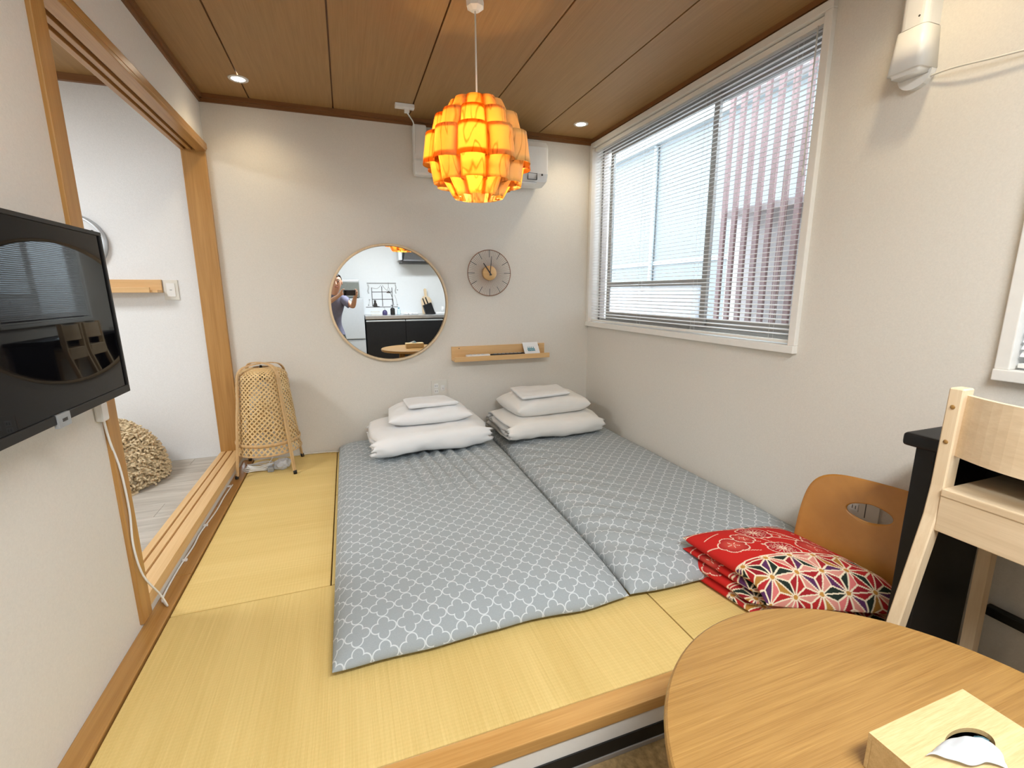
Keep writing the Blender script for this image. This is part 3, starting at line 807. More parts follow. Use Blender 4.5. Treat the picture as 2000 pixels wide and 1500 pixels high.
# ------------------------------------------------------------------ bamboo lamp
def bamboo_lamp():
    cx, cy = -0.522, 3.150
    t = thing('bamboo_lamp', (cx, cy, 0), 'woven bamboo floor lamp with four bent bamboo legs in the corner', 'lamp')
    def R(z):
        if z < .60: return .184 + (.142 - .184) * (z - .13) / .47
        return max(.02, .142 * math.sqrt(max(0.0, 1 - ((z - .60) / .058) ** 2)))
    bm = B(); N, S = 36, 34
    zs = [.13 + (.600 - .13) * k / 26 for k in range(27)] + [.60 + .055 * math.sin(PI / 2 * k / 7) for k in range(1, 8)]
    for d in (1, -1):
        for i in range(N):
            a0 = 2 * PI * i / N; L, Rr = [], []; prevz = zs[0]; acc = 0
            for k, z in enumerate(zs):
                if k: acc += math.hypot(z - zs[k - 1], R(z) - R(zs[k - 1])) / max(.05, R(z)) * .95
                a = a0 + d * acc
                w = (.0058 if z < .45 else .0062) / max(R(z), .03)
                wob = .0016 * math.sin((acc * N / PI + i * (1 if d > 0 else 1)) * 1.0) * d
                for off, lst in ((-w, L), (w, Rr)):
                    r = R(z) + wob + (.0006 if d > 0 else -.0006)
                    lst.append(bm.verts.new((cx + r * math.cos(a + off), cy + r * math.sin(a + off), z)))
            for k in range(len(zs) - 1): bm.faces.new((L[k], Rr[k], Rr[k + 1], L[k + 1]))
    o = fin(bm, 'woven_shade', BAMBOO, t); o['kind'] = 'stuff'
    # bent hoops: each one makes two legs
    for k in range(2):
        a = math.radians(45 + 90 * k) - .05
        dx, dy = math.cos(a), math.sin(a)
        half = [(.226, .0), (.209, .14), (.192, .30), (.168, .48), (.156, .60), (.138, .645), (.095, .668), (.0, .676)]
        pts = [(-r, z) for r, z in half] + [(r, z) for r, z in half[-2::-1]]
        P3 = [Vector((cx + r * dx, cy + r * dy, max(z, .0) + (.004 * k if z > .64 else 0))) for r, z in pts]
        P3 = catmull(P3, 4); side = Vector((-dy, dx, 0)); bm = B(); rings = []
        for i, p in enumerate(P3):
            tg_ = (P3[min(i + 1, len(P3) - 1)] - P3[max(i - 1, 0)]).normalized(); nn = tg_.cross(side)
            rings.append([bm.verts.new(p + side * u_ + nn * v_) for u_, v_ in ((-.0105, -.0028), (-.0085, .0036), (.0085, .0036), (.0105, -.0028))])
        for A_, C_ in zip(rings, rings[1:]):
            for q in range(4): bm.faces.new((A_[q], A_[(q + 1) % 4], C_[(q + 1) % 4], C_[q]))
        bm.faces.new(rings[0]); bm.faces.new(rings[-1]); bmesh.ops.recalc_face_normals(bm, faces=bm.faces[:])
        fin(bm, 'leg_hoop', BAMBOO_FR, t)
        for s in (-1, 1):
            fin(tube(B(), [(cx + s * .227 * dx, cy + s * .227 * dy, 0.0), (cx + s * .2245 * dx, cy + s * .2245 * dy, .022)], .011, 10), 'foot_cap', BLACKP, t, True)
    for z, r in ((.20, .183), (.135, .186)):
        fin(tube(B(), [(cx + r * math.cos(2 * PI * k / 48), cy + r * math.sin(2 * PI * k / 48), z) for k in range(48)], .010 if z > .15 else .004, 6, True, ry=.003), 'ring_band', BAMBOO_FR, t, True)
    bm = B(); lathe(bm, [(.016, .57), (.018, .61), (.006, .665)], (cx, cy, 0), 14); fin(bm, 'lamp_holder', BLACKP, t, True)
    bm = B(); bmesh.ops.create_uvsphere(bm, u_segments=14, v_segments=10, radius=.035); bmesh.ops.translate(bm, verts=bm.verts[:], vec=(cx, cy, .54)); fin(bm, 'light_bulb', TISSUE, t, True)
    fin(tube(B(), catmull([(cx, cy, .56), (cx + .03, cy + .03, .30), (cx + .02, cy, .10), (cx - .03, cy - .02, .02), (cx - .09, cy, .006)]), .003, 6), 'cord', WHITEP, t, True)
bamboo_lamp()
# loose cable bundle, bag and adaptor under it
bm = B()
for q in range(5):
    pts = [(-0.60 + .075 * math.cos(a) + .012 * q * .5, 3.12 + .035 * math.sin(a), .009 + .008 * q + .004 * math.sin(3 * a + q)) for a in [2 * PI * k / 22 for k in range(22)]]
    tube(bm, pts, .0035, 6, True)
fin(bm, 'cable_coil', WHITEP, None, True, label='coiled white cable lying under the bamboo lamp', cat='cable')
bm = B(); bmesh.ops.create_icosphere(bm, subdivisions=3, radius=.05)
for v in bm.verts:
    n_ = noise.noise(v.co * 40) * .016 + noise.noise(v.co * 90) * .006
    v.co += v.co.normalized() * n_; v.co.x *= 1.0; v.co.z = max(-.028, v.co.z * .75)
bmesh.ops.translate(bm, verts=bm.verts[:], vec=(-0.455, 3.115, .029)); fin(bm, 'plastic_bag', m_plastic_bag('crumpled_clear_bag'), None, False, label='small crumpled clear plastic bag under the bamboo lamp', cat='bag')
fin(bx(B(), -0.535, -0.50, 3.06, 3.10, 0.0, .03, .005), 'power_adaptor', GREY, None, label='small dark power adaptor lying under the bamboo lamp', cat='adaptor')
fin(tube(B(), catmull([(-0.40, 3.318, .006), (-0.32, 3.315, .012), (-0.24, 3.32, .007), (-0.16, 3.30, .011), (-0.12, 3.30, .006)]), .004, 6), 'floor_cable', IVORY, None, True,
    label='thin cream cable lying along the foot of the wall behind the futon', cat='cable')

# ------------------------------------------------------------------ soft things
def soft_slab(corners, h, zbase, nx=90, ny=110, p=9.0, edge=.3, wr=None, droop=None, wob=0.0):
    """cushion-like closed mesh over four plan corners (A front-left, B front-right, C back-right, D back-left); UV in metres"""
    A, Bc, C, D = [np.array(c, float) for c in corners]
    def ax_(n):
        a = np.linspace(-1, 1, n); return np.sign(a) * (1 - (1 - np.abs(a)) ** 1.7)
    s, t = ax_(nx), ax_(ny)
    S, T = np.meshgrid(s, t, indexing='ij')
    u, v = (S + 1) / 2, (T + 1) / 2
    X = ((1 - u) * (1 - v))[..., None] * A + (u * (1 - v))[..., None] * Bc + (u * v)[..., None] * C + ((1 - u) * v)[..., None] * D
    if wob:
        for i in range(nx):
            for j in range(ny):
                if X[i, j, 1] < 2.6: X[i, j, 1] += wob * 1.6 * noise.noise(Vector((X[i, j, 0] * 5, X[i, j, 1] * 1.5, h * 50))) * max(0.0, -T[i, j])
    prof = np.sqrt(np.clip(1 - np.abs(S) ** p, 0, 1)) * np.sqrt(np.clip(1 - np.abs(T) ** p, 0, 1))
    ze = zbase + h * edge
    top = ze + (h * (1 - edge)) * prof
    bot = ze - (h * edge - 0.0) * np.clip(prof * 1.6, 0, 1)
    if wr is not None:
        for i in range(nx):
            for j in range(ny):
                d = wr(X[i, j, 0], X[i, j, 1], S[i, j], T[i, j])
                top[i, j] += d * prof[i, j]
    if droop is not None:
        dz = droop(S, T); top = top + dz; bot = bot + dz
    # arc length UV
    P3 = np.dstack([X, top])
    du = np.zeros((nx, ny)); du[1:] = np.cumsum(np.linalg.norm(np.diff(P3, axis=0), axis=2), axis=0)
    dv = np.zeros((nx, ny)); dv[:, 1:] = np.cumsum(np.linalg.norm(np.diff(P3, axis=1), axis=2), axis=1)
    du -= du[nx // 2][None, :]; dv -= dv[:, ny // 2][:, None]
    vt = P3.reshape(-1, 3); vb = np.dstack([X, bot]).reshape(-1, 3)
    idx = np.arange(nx * ny).reshape(nx, ny)
    bi = idx + nx * ny
    rim = np.zeros((nx, ny), bool); rim[0] = rim[-1] = True; rim[:, 0] = rim[:, -1] = True
    bi = np.where(rim, idx, bi)
    def quads(I, flip):
        q = np.stack([I[:-1, :-1], I[1:, :-1], I[1:, 1:], I[:-1, 1:]], -1).reshape(-1, 4)
        return q[:, ::-1] if flip else q
    faces = np.vstack([quads(idx, False), quads(bi, True)])
    me = bpy.data.meshes.new('soft'); me.from_pydata(np.vstack([vt, vb]).tolist(), [], faces.tolist())
    uvs = np.stack([du, dv], -1).reshape(-1, 2); uvs = np.vstack([uvs, uvs])
    lay = me.uv_layers.new(name='UVMap')
    li = np.empty(len(me.loops), int); me.loops.foreach_get('vertex_index', li)
    lay.data.foreach_set('uv', uvs[li].ravel())
    bm = bmesh.new(); bm.from_mesh(me)
    bmesh.ops.delete(bm, geom=[v for v in bm.verts if not v.link_faces], context='VERTS')
    bm.to_mesh(me); bm.free()
    return me, (S, T)

def wr_f1(x, y, s, t):
    e = math.exp(-((x - .52) / .26) ** 2) * max(0, min(1, (y - 1.95) / .35)) * max(0, min(1, (3.2 - y) / .3))
    d = .015 * e * math.sin((x - (y - 2.6) * -.10) * 78 + 2.5 * noise.noise(Vector((x * 3, y * 2, 1))))
    d += .010 * noise.noise(Vector((x * 3.1, y * 2.3, 0.3))) + .0035 * noise.noise(Vector((x * 11, y * 8, 2.3)))
    d += .014 * max(0, (1 - abs(t)) ) * .5
    return d
def wr_f2(x, y, s, t):
    d = .010 * noise.noise(Vector((x * 3.1, y * 2.3, 5.3))) + .003 * noise.noise(Vector((x * 10, y * 8, 7.3)))
    e = max(0, min(1, (1.45 - x) / .4))
    d += .006 * e * math.sin((y * 1.0 + x * .7) * 46 + 3 * noise.noise(Vector((x * 3, y * 3, 4))))
    return d
me, _ = soft_slab([(-.112, 1.250), (.885, 1.240), (.945, 3.325), (-.115, 3.325)], .112, 0.0005, 110, 150, 8, .25, wr_f1, None, .009)
bmx = bmesh.new(); bmx.from_mesh(me)
fin_mesh(me, 'futon_mattress', QUATRE, None, True, label='grey quatrefoil futon lying beside the bare tatami strip, with a gathered crease', cat='futon', group='futons on the tatami')
bmx.free()
me, _ = soft_slab([(.895, 1.245), (1.835, 1.215), (1.836, 3.325), (.955, 3.325)], .104, 0.0005, 100, 150, 8, .25, wr_f2, None, .007)
fin_mesh(me, 'futon_mattress', QUATRE, None, True, label='grey quatrefoil futon pushed against the wall under the window', cat='futon', group='futons on the tatami')

def rolled_duvet(x0, x1, yf, yb, z0, h, seed, name, label, mat, skew=0.0):
    """a quilt folded over itself: a thick sheet spiralled in the y-z plane, swept along x, ruffled at the ends"""
    W = yb - yf; th = .034
    def rr(inset):
        y0, y1, a, b = yf + inset, yb - inset, z0 + inset, z0 + h - inset
        r = min((b - a) / 2 * .95, .085)
        pts = []
        for cy, cz, a0 in ((y1 - r, a + r, -90), (y1 - r, b - r, 0), (y0 + r, b - r, 90), (y0 + r, a + r, 180)):
            for k in range(7):
                an = math.radians(a0 + 90 * k / 6); pts.append((cy + r * math.cos(an), cz + r * math.sin(an)))
        return pts
    outer, inner = rr(th / 2), rr(th * 1.62)
    m = len(outer)
    path = [outer[(k + 3) % m] for k in range(m - 5)]
    last = [inner[(k + 0) % m] for k in range(m - 1, 3, -1)]
    path = outer[3:] + outer[:3] + inner[4:] + inner[:2]
    path = [Vector((0, p[0], p[1])) for p in path]
    # smooth
    for _ in range(2):
        path = [path[0]] + [(path[i - 1] + path[i] * 2 + path[i + 1]) / 4 for i in range(1, len(path) - 1)] + [path[-1]]
    NX = 46; n = len(path)
    nor = []
    for i in range(n):
        tg_ = (path[min(i + 1, n - 1)] - path[max(i - 1, 0)]).normalized(); nor.append(Vector((0, -tg_.z, tg_.y)))
    bm = B(); rings = []
    for i in range(NX):
        f = i / (NX - 1); x = x0 + (x1 - x0) * f
        endf = max(0, 1 - min(f, 1 - f) / .12)
        ring = []
        for side in (1, -1):
            seq = range(n) if side == 1 else range(n - 1, -1, -1)
            for k in seq:
                p = path[k]
                thk = th * (.5 - .26 * endf * endf)
                q = Vector((0, p.y, p.z)) + nor[k] * (side * thk)
                wv = noise.noise(Vector((x * 4 + seed, q.y * 7, q.z * 7))) * .014 + noise.noise(Vector((x * 13 + seed, q.y * 16, q.z * 16))) * .006
                ruf = endf * (noise.noise(Vector((k * .45 + seed, side * 2.0, 3.1))) * .020)
                zz = q.z + wv * .8
                zz = z0 + (zz - z0) * (1 - .10 * endf)
                xx = x + (-1 if f < .5 else 1) * endf * (.042 * noise.noise(Vector((k * .55 + seed * 3, 9.2, side * .4))) + .009 * math.sin(k * 1.9))
                ring.append(bm.verts.new((xx, q.y + wv + skew * (f - .5) + ruf * .5, max(z0 + .001, zz + ruf * .4))))
        rings.append(ring)
    for A_, C_ in zip(rings, rings[1:]):
        for k in range(len(A_)): bm.faces.new((A_[k], A_[(k + 1) % len(A_)], C_[(k + 1) % len(A_)], C_[k]))
    L2 = len(rings[0])
    for R_ in (rings[0], rings[-1]):
        for k in range(n - 1): bm.faces.new((R_[k], R_[k + 1], R_[L2 - 2 - k], R_[L2 - 1 - k]))
    bmesh.ops.recalc_face_normals(bm, faces=bm.faces[:])
    return fin(bm, name, mat, None, True, label=label, cat='duvet', group='bedding stacked on the futons')
rolled_duvet(.095, .820, 2.685, 3.235, .130, .134, 1.0, 'folded_duvet', 'white folded duvet under the stack on the futon beside the bare tatami strip', COTTON, .05)
rolled_duvet(.955, 1.67, 2.725, 3.26, .114, .135, 5.0, 'folded_duvet', 'white folded duvet under the thick pillow on the futon under the window', LINEN, .03)

def wrinkle(a, seed, f=6.0):
    return lambda x, y, s, t: a * noise.noise(Vector((x * f + seed, y * f, seed))) + a * .4 * noise.noise(Vector((x * f * 2.7 + seed, y * f * 2.7, 3.0)))
me, _ = soft_slab([(.195, 2.835), (.735, 2.845), (.720, 3.20), (.225, 3.195)], .104, .270, 50, 40, 3.2, .38, wrinkle(.020, 2.0, 8))
fin_mesh(me, 'pillow', COTTON, None, True, label='soft white pillow lying on the folded duvet below the wall outlet', cat='pillow', group='bedding stacked on the futons')
me, _ = soft_slab([(1.045, 2.815), (1.625, 2.865), (1.62, 3.235), (1.02, 3.245)], .117, .256, 50, 40, 5.0, .40, wrinkle(.013, 8.0, 8))
fin_mesh(me, 'pillow', LINEN, None, True, label='thick white pillow in the stack on the futon under the window', cat='pillow', group='bedding stacked on the futons')
me, _ = soft_slab([(.325, 2.875), (.655, 2.895), (.605, 3.12), (.315, 3.10)], .028, .374, 36, 30, 12, .5, wrinkle(.005, 4.0, 11))
fin_mesh(me, 'folded_sheet', COTTON, None, True, label='folded white sheet on top of the pillow below the wall outlet', cat='sheet', group='bedding stacked on the futons')
me, _ = soft_slab([(1.085, 2.850), (1.475, 2.905), (1.515, 3.20), (1.125, 3.215)], .022, .376, 36, 30, 14, .5, wrinkle(.007, 14.0, 11))
fin_mesh(me, 'folded_sheet', COTTON, None, True, label='flat folded white sheet on top of the thick pillow under the window', cat='sheet', group='bedding stacked on the futons')

# ------------------------------------------------------------------ printed floor cushions and floor chair
def asanoha(u, v, L=.086):
    """hemp-leaf star pattern: returns rgb arrays"""
    h = L * math.sqrt(3) / 2
    b = v / h; a = u / L - b * .5
    ia, ib = np.floor(a), np.floor(b); fa, fb = a - ia, b - ib
    up = (fa + fb) < 1
    b1 = np.where(up, 1 - fa - fb, fa + fb - 1); b2 = np.where(up, fa, 1 - fa); b3 = np.where(up, fb, 1 - fb)
    bs = np.stack([b1, b2, b3], -1); idx = bs.argmin(-1); so = np.sort(bs, -1)
    d_edge = so[..., 0] * h; d_mid = (so[..., 1] - so[..., 0]) * h * .5
    dmin = np.minimum(d_edge, d_mid)
    hsh = (np.sin(ia * 12.9898 + ib * 78.233 + idx * 37.71 + up * 11.3) * 43758.5453) % 1.0
    pal = np.array([(.33, .015, .020), (.42, .02, .025), (.27, .012, .022), (.66, .17, .16), (.42, .20, .04), (.015, .025, .018), (.09, .025, .09), (.40, .02, .02), (.62, .25, .20)])
    c = pal[(hsh * len(pal)).astype(int) % len(pal)]
    c = np.where((dmin < .0022)[..., None], np.array((.80, .68, .50)), c)
    # gold spot on the star centres
    d = np.minimum.reduce([np.hypot((fa - p) * L + (fb - q) * L * .5, (fb - q) * h) for p in (0, 1) for q in (0, 1)])
    c = np.where((d < .0075)[..., None], np.array((.50, .24, .05)), c)
    return c

def kimono(u, v, vf, vb):
    """star bands in front of vf and behind vb, red plum-blossom band between"""
    c = asanoha(u, v)
    red = np.zeros(u.shape + (3,)) + np.array((.50, .018, .014))
    CREAM = np.array((.80, .60, .46))
    def seg(x0, y0, x1, y1, w):
        nonlocal red
        dx, dy = x1 - x0, y1 - y0; t = np.clip(((u - x0) * dx + (v - y0) * dy) / (dx * dx + dy * dy), 0, 1)
        red = np.where((np.hypot(u - x0 - t * dx, v - y0 - t * dy) < w)[..., None], CREAM, red)
    def dot(x, y, r):
        nonlocal red
        red = np.where((np.hypot(u - x, v - y) < r)[..., None], CREAM, red)
    for s in ((-.23, .06, -.12, .0, .0022), (-.14, .07, -.05, .03, .0014), (-.02, .08, .09, .02, .0022), (-.03, .06, .0, -.02, .0016), (.06, .12, .10, .02, .0026), (.02, .10, .10, .04, .0016), (.10, .02, .16, .09, .002), (-.18, .0, -.10, -.03, .0016), (-.2, .1, -.13, .12, .0016)): seg(*s)
    for s in ((-.16, -.005, .005), (-.12, .025, .005), (-.08, .045, .0045), (.0, .055, .005), (.03, .09, .005), (.05, .06, .0045), (-.06, .01, .005), (-.19, .03, .005), (.14, .10, .005)): dot(*s)
    def blossom(x, y, r, stam, rot=.3):
        nonlocal red
        th = np.arctan2(v - y, u - x); d = np.hypot(u - x, v - y)
        ro = r * (.80 + .20 * np.abs(np.sin(2.5 * (th + rot))) ** .6)
        inside = d < ro
        k = np.clip(d / r, 0, 1)[..., None]
        body = (np.array((.60, .09, .06)) * (1 - k) + np.array((.36, .012, .016)) * k) if not stam else np.zeros(u.shape + (3,)) + np.array((.40, .015, .022))
        red = np.where(inside[..., None], body, red)
        n = 18 if stam else 5
        ray = np.abs(((th * n / (2 * PI)) % 1.0) - .5) * 2 * PI / n * d
        lim = .72 if stam else .42
        red = np.where((inside & (ray < .0011) & (d < r * lim) & (d > (.06 if stam else .10) * r))[..., None], CREAM, red)
        red = np.where((np.abs(d - ro) < .0019)[..., None], CREAM, red)
    blossom(-.150, .030, .046, False); blossom(-.088, .060, .036, False, .9)
    blossom(-.010, .105, .054, True); blossom(-.022, -.030, .050, True, 1.1)
    blossom(.098, -.025, .055, False, .2); blossom(.165, .030, .046, False, .6)
    band = (v > vf) & (v < vb)
    c = np.where(band[..., None], red, c)
    edge = (np.abs(v - vf) < .0022) | (np.abs(v - vb) < .0022)
    return np.where(edge[..., None], np.array((.80, .66, .50)), c)

def printed(me, vf, vb, du=0.0):
    n = len(me.loops); uv = np.empty(n * 2); me.uv_layers[0].data.foreach_get('uv', uv); uv = uv.reshape(-1, 2)
    rgb = kimono(uv[:, 0] + du, uv[:, 1], vf, vb)
    at = me.color_attributes.new('print', 'FLOAT_COLOR', 'CORNER')
    at.data.foreach_set('color', np.hstack([rgb, np.ones((n, 1))]).astype(np.float32).ravel())

CQ = [(1.240, .985), (1.640, .790), (1.615, 1.285), (1.195, 1.350)]
cush_lab = ['red printed floor cushion, bottom one of the stack before the floor chair', 'red printed floor cushion, second from the bottom of the stack',
            'red printed floor cushion, third from the bottom of the stack', 'red floor cushion with plum blossoms and stars, topmost of the stack']
for k in range(4):
    j = [random.uniform(-.006, .006) for _ in range(8)] if k < 3 else [0] * 8
    cq = [(c[0] + j[2 * i], c[1] + j[2 * i + 1]) for i, c in enumerate(CQ)]
    topmost = k == 3
    def wr_c(x, y, s, t, k=k):
        return .006 * noise.noise(Vector((x * 7 + k, y * 7, k))) + (.018 * max(0, 1 - s * s) * max(0, 1 - t * t) if k == 3 else 0)
    res = 230 if topmost else 110
    if not topmost: cq[0] = (cq[0][0], cq[0][1] + .055); cq[1] = (cq[1][0], cq[1][1] + .055)
    me, _ = soft_slab(cq, .068 if topmost else .046, .038 * k + .0008, res, res, 4.0, .34, wr_c, (lambda S, T: -.055 * np.clip((-T - .62) / .38, 0, 1) ** 1.6) if topmost else None)
    printed(me, -.062, .165, .0 if topmost else .03 * k)
    fin_mesh(me, 'floor_cushion', PRINT, None, True, label=cush_lab[k], cat='cushion', group='printed cushions stacked beside the futon')

def floor_chair():
    e1 = Vector((.30, -.954, 0)); nb = Vector((.954, .30, 0))
    base = Vector((1.690, .985, 0.0))
    t = thing('floor_chair', base, 'caramel plywood legless floor chair with a hand hole leaning near the wall', 'chair')
    W, Hh = .435, .415
    hu, hv = -.012, .318
    N, MR = 96, 14
    def outline(a):
        # rounded rectangle about the hole centre, ray hit
        best = None; ca, sa = math.cos(a), math.sin(a)
        lo, hi = 0, .8
        def inside(r):
            u = hu + ca * r; v = hv + sa * r
            x = abs(u) / (W / 2 * (1.0 - .06 * ((v - .22) / .2) ** 2)); y = (v - .20) / .228 if v > .20 else (.20 - v) / .19
            return x ** 5 + abs(y) ** 6 < 1
        for _ in range(40):
            m = (lo + hi) / 2
            if inside(m): lo = m
            else: hi = m
        return lo
    def hole(a):
        ca, sa = abs(math.cos(a)), abs(math.sin(a))
        # lens with pointed ends
        hx, hy = .068, .030
        lo, hi = 0, .1
        for _ in range(30):
            m = (lo + hi) / 2
            if (ca * m / hx) ** 1.5 + (sa * m / hy) ** 2.2 < 1: lo = m
            else: hi = m
        return lo
    def P3(u, v):
        lean = .10 * (v / .4) ** 1.2 - .05
        if v < .06: lean -= (0.06 - v) * .9
        curve = -.034 * (2 * u / W) ** 2
        return e1 * u + Vector((0, 0, v)) + nb * (lean + curve)
    bm = B(); rings = []
    for j in range(MR):
        f = (j / (MR - 1)) ** 1.2
        ring = []
        for k in range(N):
            a = 2 * PI * k / N; r = hole(a) * (1 - f) + outline(a) * f
            ring.append(bm.verts.new(P3(hu + math.cos(a) * r, hv + math.sin(a) * r)))
        rings.append(ring)
    for A_, C_ in zip(rings, rings[1:]):
        for k in range(N): bm.faces.new((A_[k], A_[(k + 1) % N], C_[(k + 1) % N], C_[k]))
    bmesh.ops.recalc_face_normals(bm, faces=bm.faces[:])
    bmesh.ops.solidify(bm, geom=bm.faces[:], thickness=.012)
    fin(bm, 'backrest', ZAISU, t, True, local=True)
floor_chair()

# ------------------------------------------------------------------ black counter desk, wooden chairs
dk = thing('counter_desk', (1.65, 0.0, ZF), 'black counter desk standing along the wall under the window', 'desk')
bm = bx(B(), 1.470, XR - .006, -0.80, 0.812, 0.668, 0.706, .012, 3); fin(bm, 'desk_top', BLACK, dk)
for a, b in ((0.742, 0.778), (-0.77, -0.734)):
    box('leg_panel', BLACK, 1.50, 1.80, a, b, ZF, 0.668, .004, parent=dk)
    box('leg_post', BLACK, 1.488, 1.522, a - .006, b + .006, ZF, 0.668, .004, parent=dk)
box('back_rail', BLACK, XR - .04, XR - .012, -0.73, 0.70, 0.112, 0.142, .004, parent=dk)
box('back_board', BLACK, 1.76, 1.775, -0.734, 0.742, 0.50, 0.668, .002, parent=dk)

def chair(yc, label):
    """counter-height chair facing the desk (+x)"""
    xr = 1.394; w = .180
    zs = 0.600
    t = thing('wooden_chair', (xr + .15, yc, ZF), label, 'chair', 'pale wooden chairs at the black desk')
    for s in (1, -1):
        y = yc + s * w
        bm = B(); h = .015
        prof = [(xr + .012, .862), (xr + .056, .862), (xr + .050, .607), (xr + .036, .54), (xr - .13, ZF), (xr - .170, ZF), (xr - .003, .525), (xr + .006, .607)]
        prism(bm, prof, 'y', y - h, y + h)
        bmesh.ops.bevel(bm, geom=bm.edges[:], offset=.003, segments=1, affect='EDGES')
        p = fin(bm, 'rear_leg', BIRCH, t)
        for z in (.815, .725):
            bm = B(); bmesh.ops.create_uvsphere(bm, u_segments=8, v_segments=6, radius=.0055)
            for v in bm.verts: v.co.x *= .3
            bmesh.ops.translate(bm, verts=bm.verts[:], vec=(xr + .0105 + (.862 - z) * -.022, y, z)); fin(bm, 'dowel_plug', OAK_X, p, True)
        bm = B(); prism(bm, [(xr + .285, .58), (xr + .315, .58), (xr + .335, ZF), (xr + .305, ZF)], 'y', y - h, y + h)
        fin(bm, 'front_leg', BIRCH, t)
        box('side_rail', BIRCH, xr + .04, xr + .29, y - .009, y + .009, .515, .580, .002, parent=t)
        box('side_stretcher', BIRCH, xr - .10, xr + .315, y - .008, y + .008, -.03, -.005, .002, parent=t)
    bm = B(); rows = []
    NN = 16
    for j in range(NN + 1):
        f = j / NN * 2 - 1; y = yc + f * (w - .015)
        xo = xr + .020 - .048 * (1 - f * f)
        rows.append([bm.verts.new((xo + dx, y, z)) for dx, z in ((0.004, .691), (0.019, .691), (0.026, .846), (.011, .846))])
    for A_, C_ in zip(rows, rows[1:]):
        for k in range(4): bm.faces.new((A_[k], A_[(k + 1) % 4], C_[(k + 1) % 4], C_[k]))
    bm.faces.new(rows[0]); bm.faces.new(rows[-1][::-1]); bmesh.ops.recalc_face_normals(bm, faces=bm.faces[:])
    fin(bm, 'backrest', BIRCH_Y, t)
    box('seat', BIRCH_Y, xr - .004, xr + .325, yc - w + .015, yc + w - .015, zs - .013, zs + .007, .003, parent=t)
    box('rear_apron', BIRCH_Y, xr - .002, xr + .016, yc - w + .015, yc + w - .015, .492, zs - .013, .002, parent=t)
    box('front_apron', BIRCH_Y, xr + .29, xr + .306, yc - w + .015, yc + w - .015, .515, zs - .013, .002, parent=t)
    box('front_stretcher', BIRCH, xr + .306, xr + .322, yc - w, yc + w, -.07, -.045, .002, parent=t)
chair(0.498, 'pale birch chair with curved backrest beside the round oak table')
chair(0.050, 'pale birch chair with curved backrest behind the round oak table')

# ------------------------------------------------------------------ round table with tissue box
tb = thing('round_table', (.81, .307, ZF), 'round oak veneer table standing before the tatami platform', 'table')
bm = B(); lathe(bm, [(.385, .326), (.402, .328), (.410, .334), (.412, .350), (.410, .357), (.406, .360), (.001, .360)], (.81, .307, 0), 96)
o = fin(bm, 'table_top', OAK_X, tb)
bm = B(); lathe(bm, [(.20, .295), (.20, .327), (.185, .327), (.185, .295)], (.81, .307, 0), 48, cap=False); fin(bm, 'apron_ring', OAK_X, tb)
for k in range(4):
    a = PI / 4 + k * PI / 2
    fin(tube(B(), [(.81 + .19 * math.cos(a), .307 + .19 * math.sin(a), .328), (.81 + .25 * math.cos(a), .307 + .25 * math.sin(a), ZF)], [.024, .016], 14), 'leg', OAK_X, tb, True)
ts = thing('tissue_box', (.84, .31, .3605), 'bamboo tissue box with a tissue showing, standing on the round table', 'tissue box')
bxx0, bxx1, byy0, byy1, bz0, bz1 = .722, .958, .243, .376, .3605, .424
bm = B()
N = 64; cxh, cyh = .848, .312; rings = {z: [] for z in ('t', 'b', 'ot', 'ob')}
def ray_rect(a):
    ca, sa = math.cos(a), math.sin(a)
    return min(((bxx1 if ca > 0 else bxx0) - cxh) / ca if abs(ca) > 1e-6 else 9, ((byy1 if sa > 0 else byy0) - cyh) / sa if abs(sa) > 1e-6 else 9)
angs = sorted([2 * PI * k / N for k in range(N)] + [math.atan2(y - cyh, x - cxh) % (2 * PI) for x in (bxx0, bxx1) for y in (byy0, byy1)])
for a in angs:
    ca, sa = math.cos(a), math.sin(a); ri = 1 / math.sqrt((ca / .046) ** 2 + (sa / .021) ** 2); ro = ray_rect(a)
    for key, r, z in (('t', ri, bz1), ('b', ri, bz1 - .008), ('ot', ro, bz1), ('ob', ro, bz1 - .008)):
        rings[key].append(bm.verts.new((cxh + ca * r, cyh + sa * r, z)))
M_ = len(angs)
for k in range(M_):
    q = (k + 1) % M_
    for A_, C_ in (('t', 'ot'), ('b', 't'), ('ob', 'b'), ('ot', 'ob')):
        bm.faces.new((rings[A_][k], rings[A_][q], rings[C_][q], rings[C_][k]))
bmesh.ops.recalc_face_normals(bm, faces=bm.faces[:]); fin(bm, 'box_lid', BAMBOO_BOX, ts)
for nm, b in (('box_side', (bxx0, bxx1, byy1 - .006, byy1)), ('box_side', (bxx0, bxx1, byy0, byy0 + .006)), ('box_side', (bxx0, bxx0 + .006, byy0 + .006, byy1 - .006)), ('box_side', (bxx1 - .006, bxx1, byy0 + .006, byy1 - .006))):
    box(nm, BAMBOO_BOX, b[0], b[1], b[2], b[3], bz0, bz1 - .008, .0008, parent=ts)
box('box_floor', BLACKP, bxx0 + .006, bxx1 - .006, byy0 + .006, byy1 - .006, bz0, bz0 + .004, parent=ts)
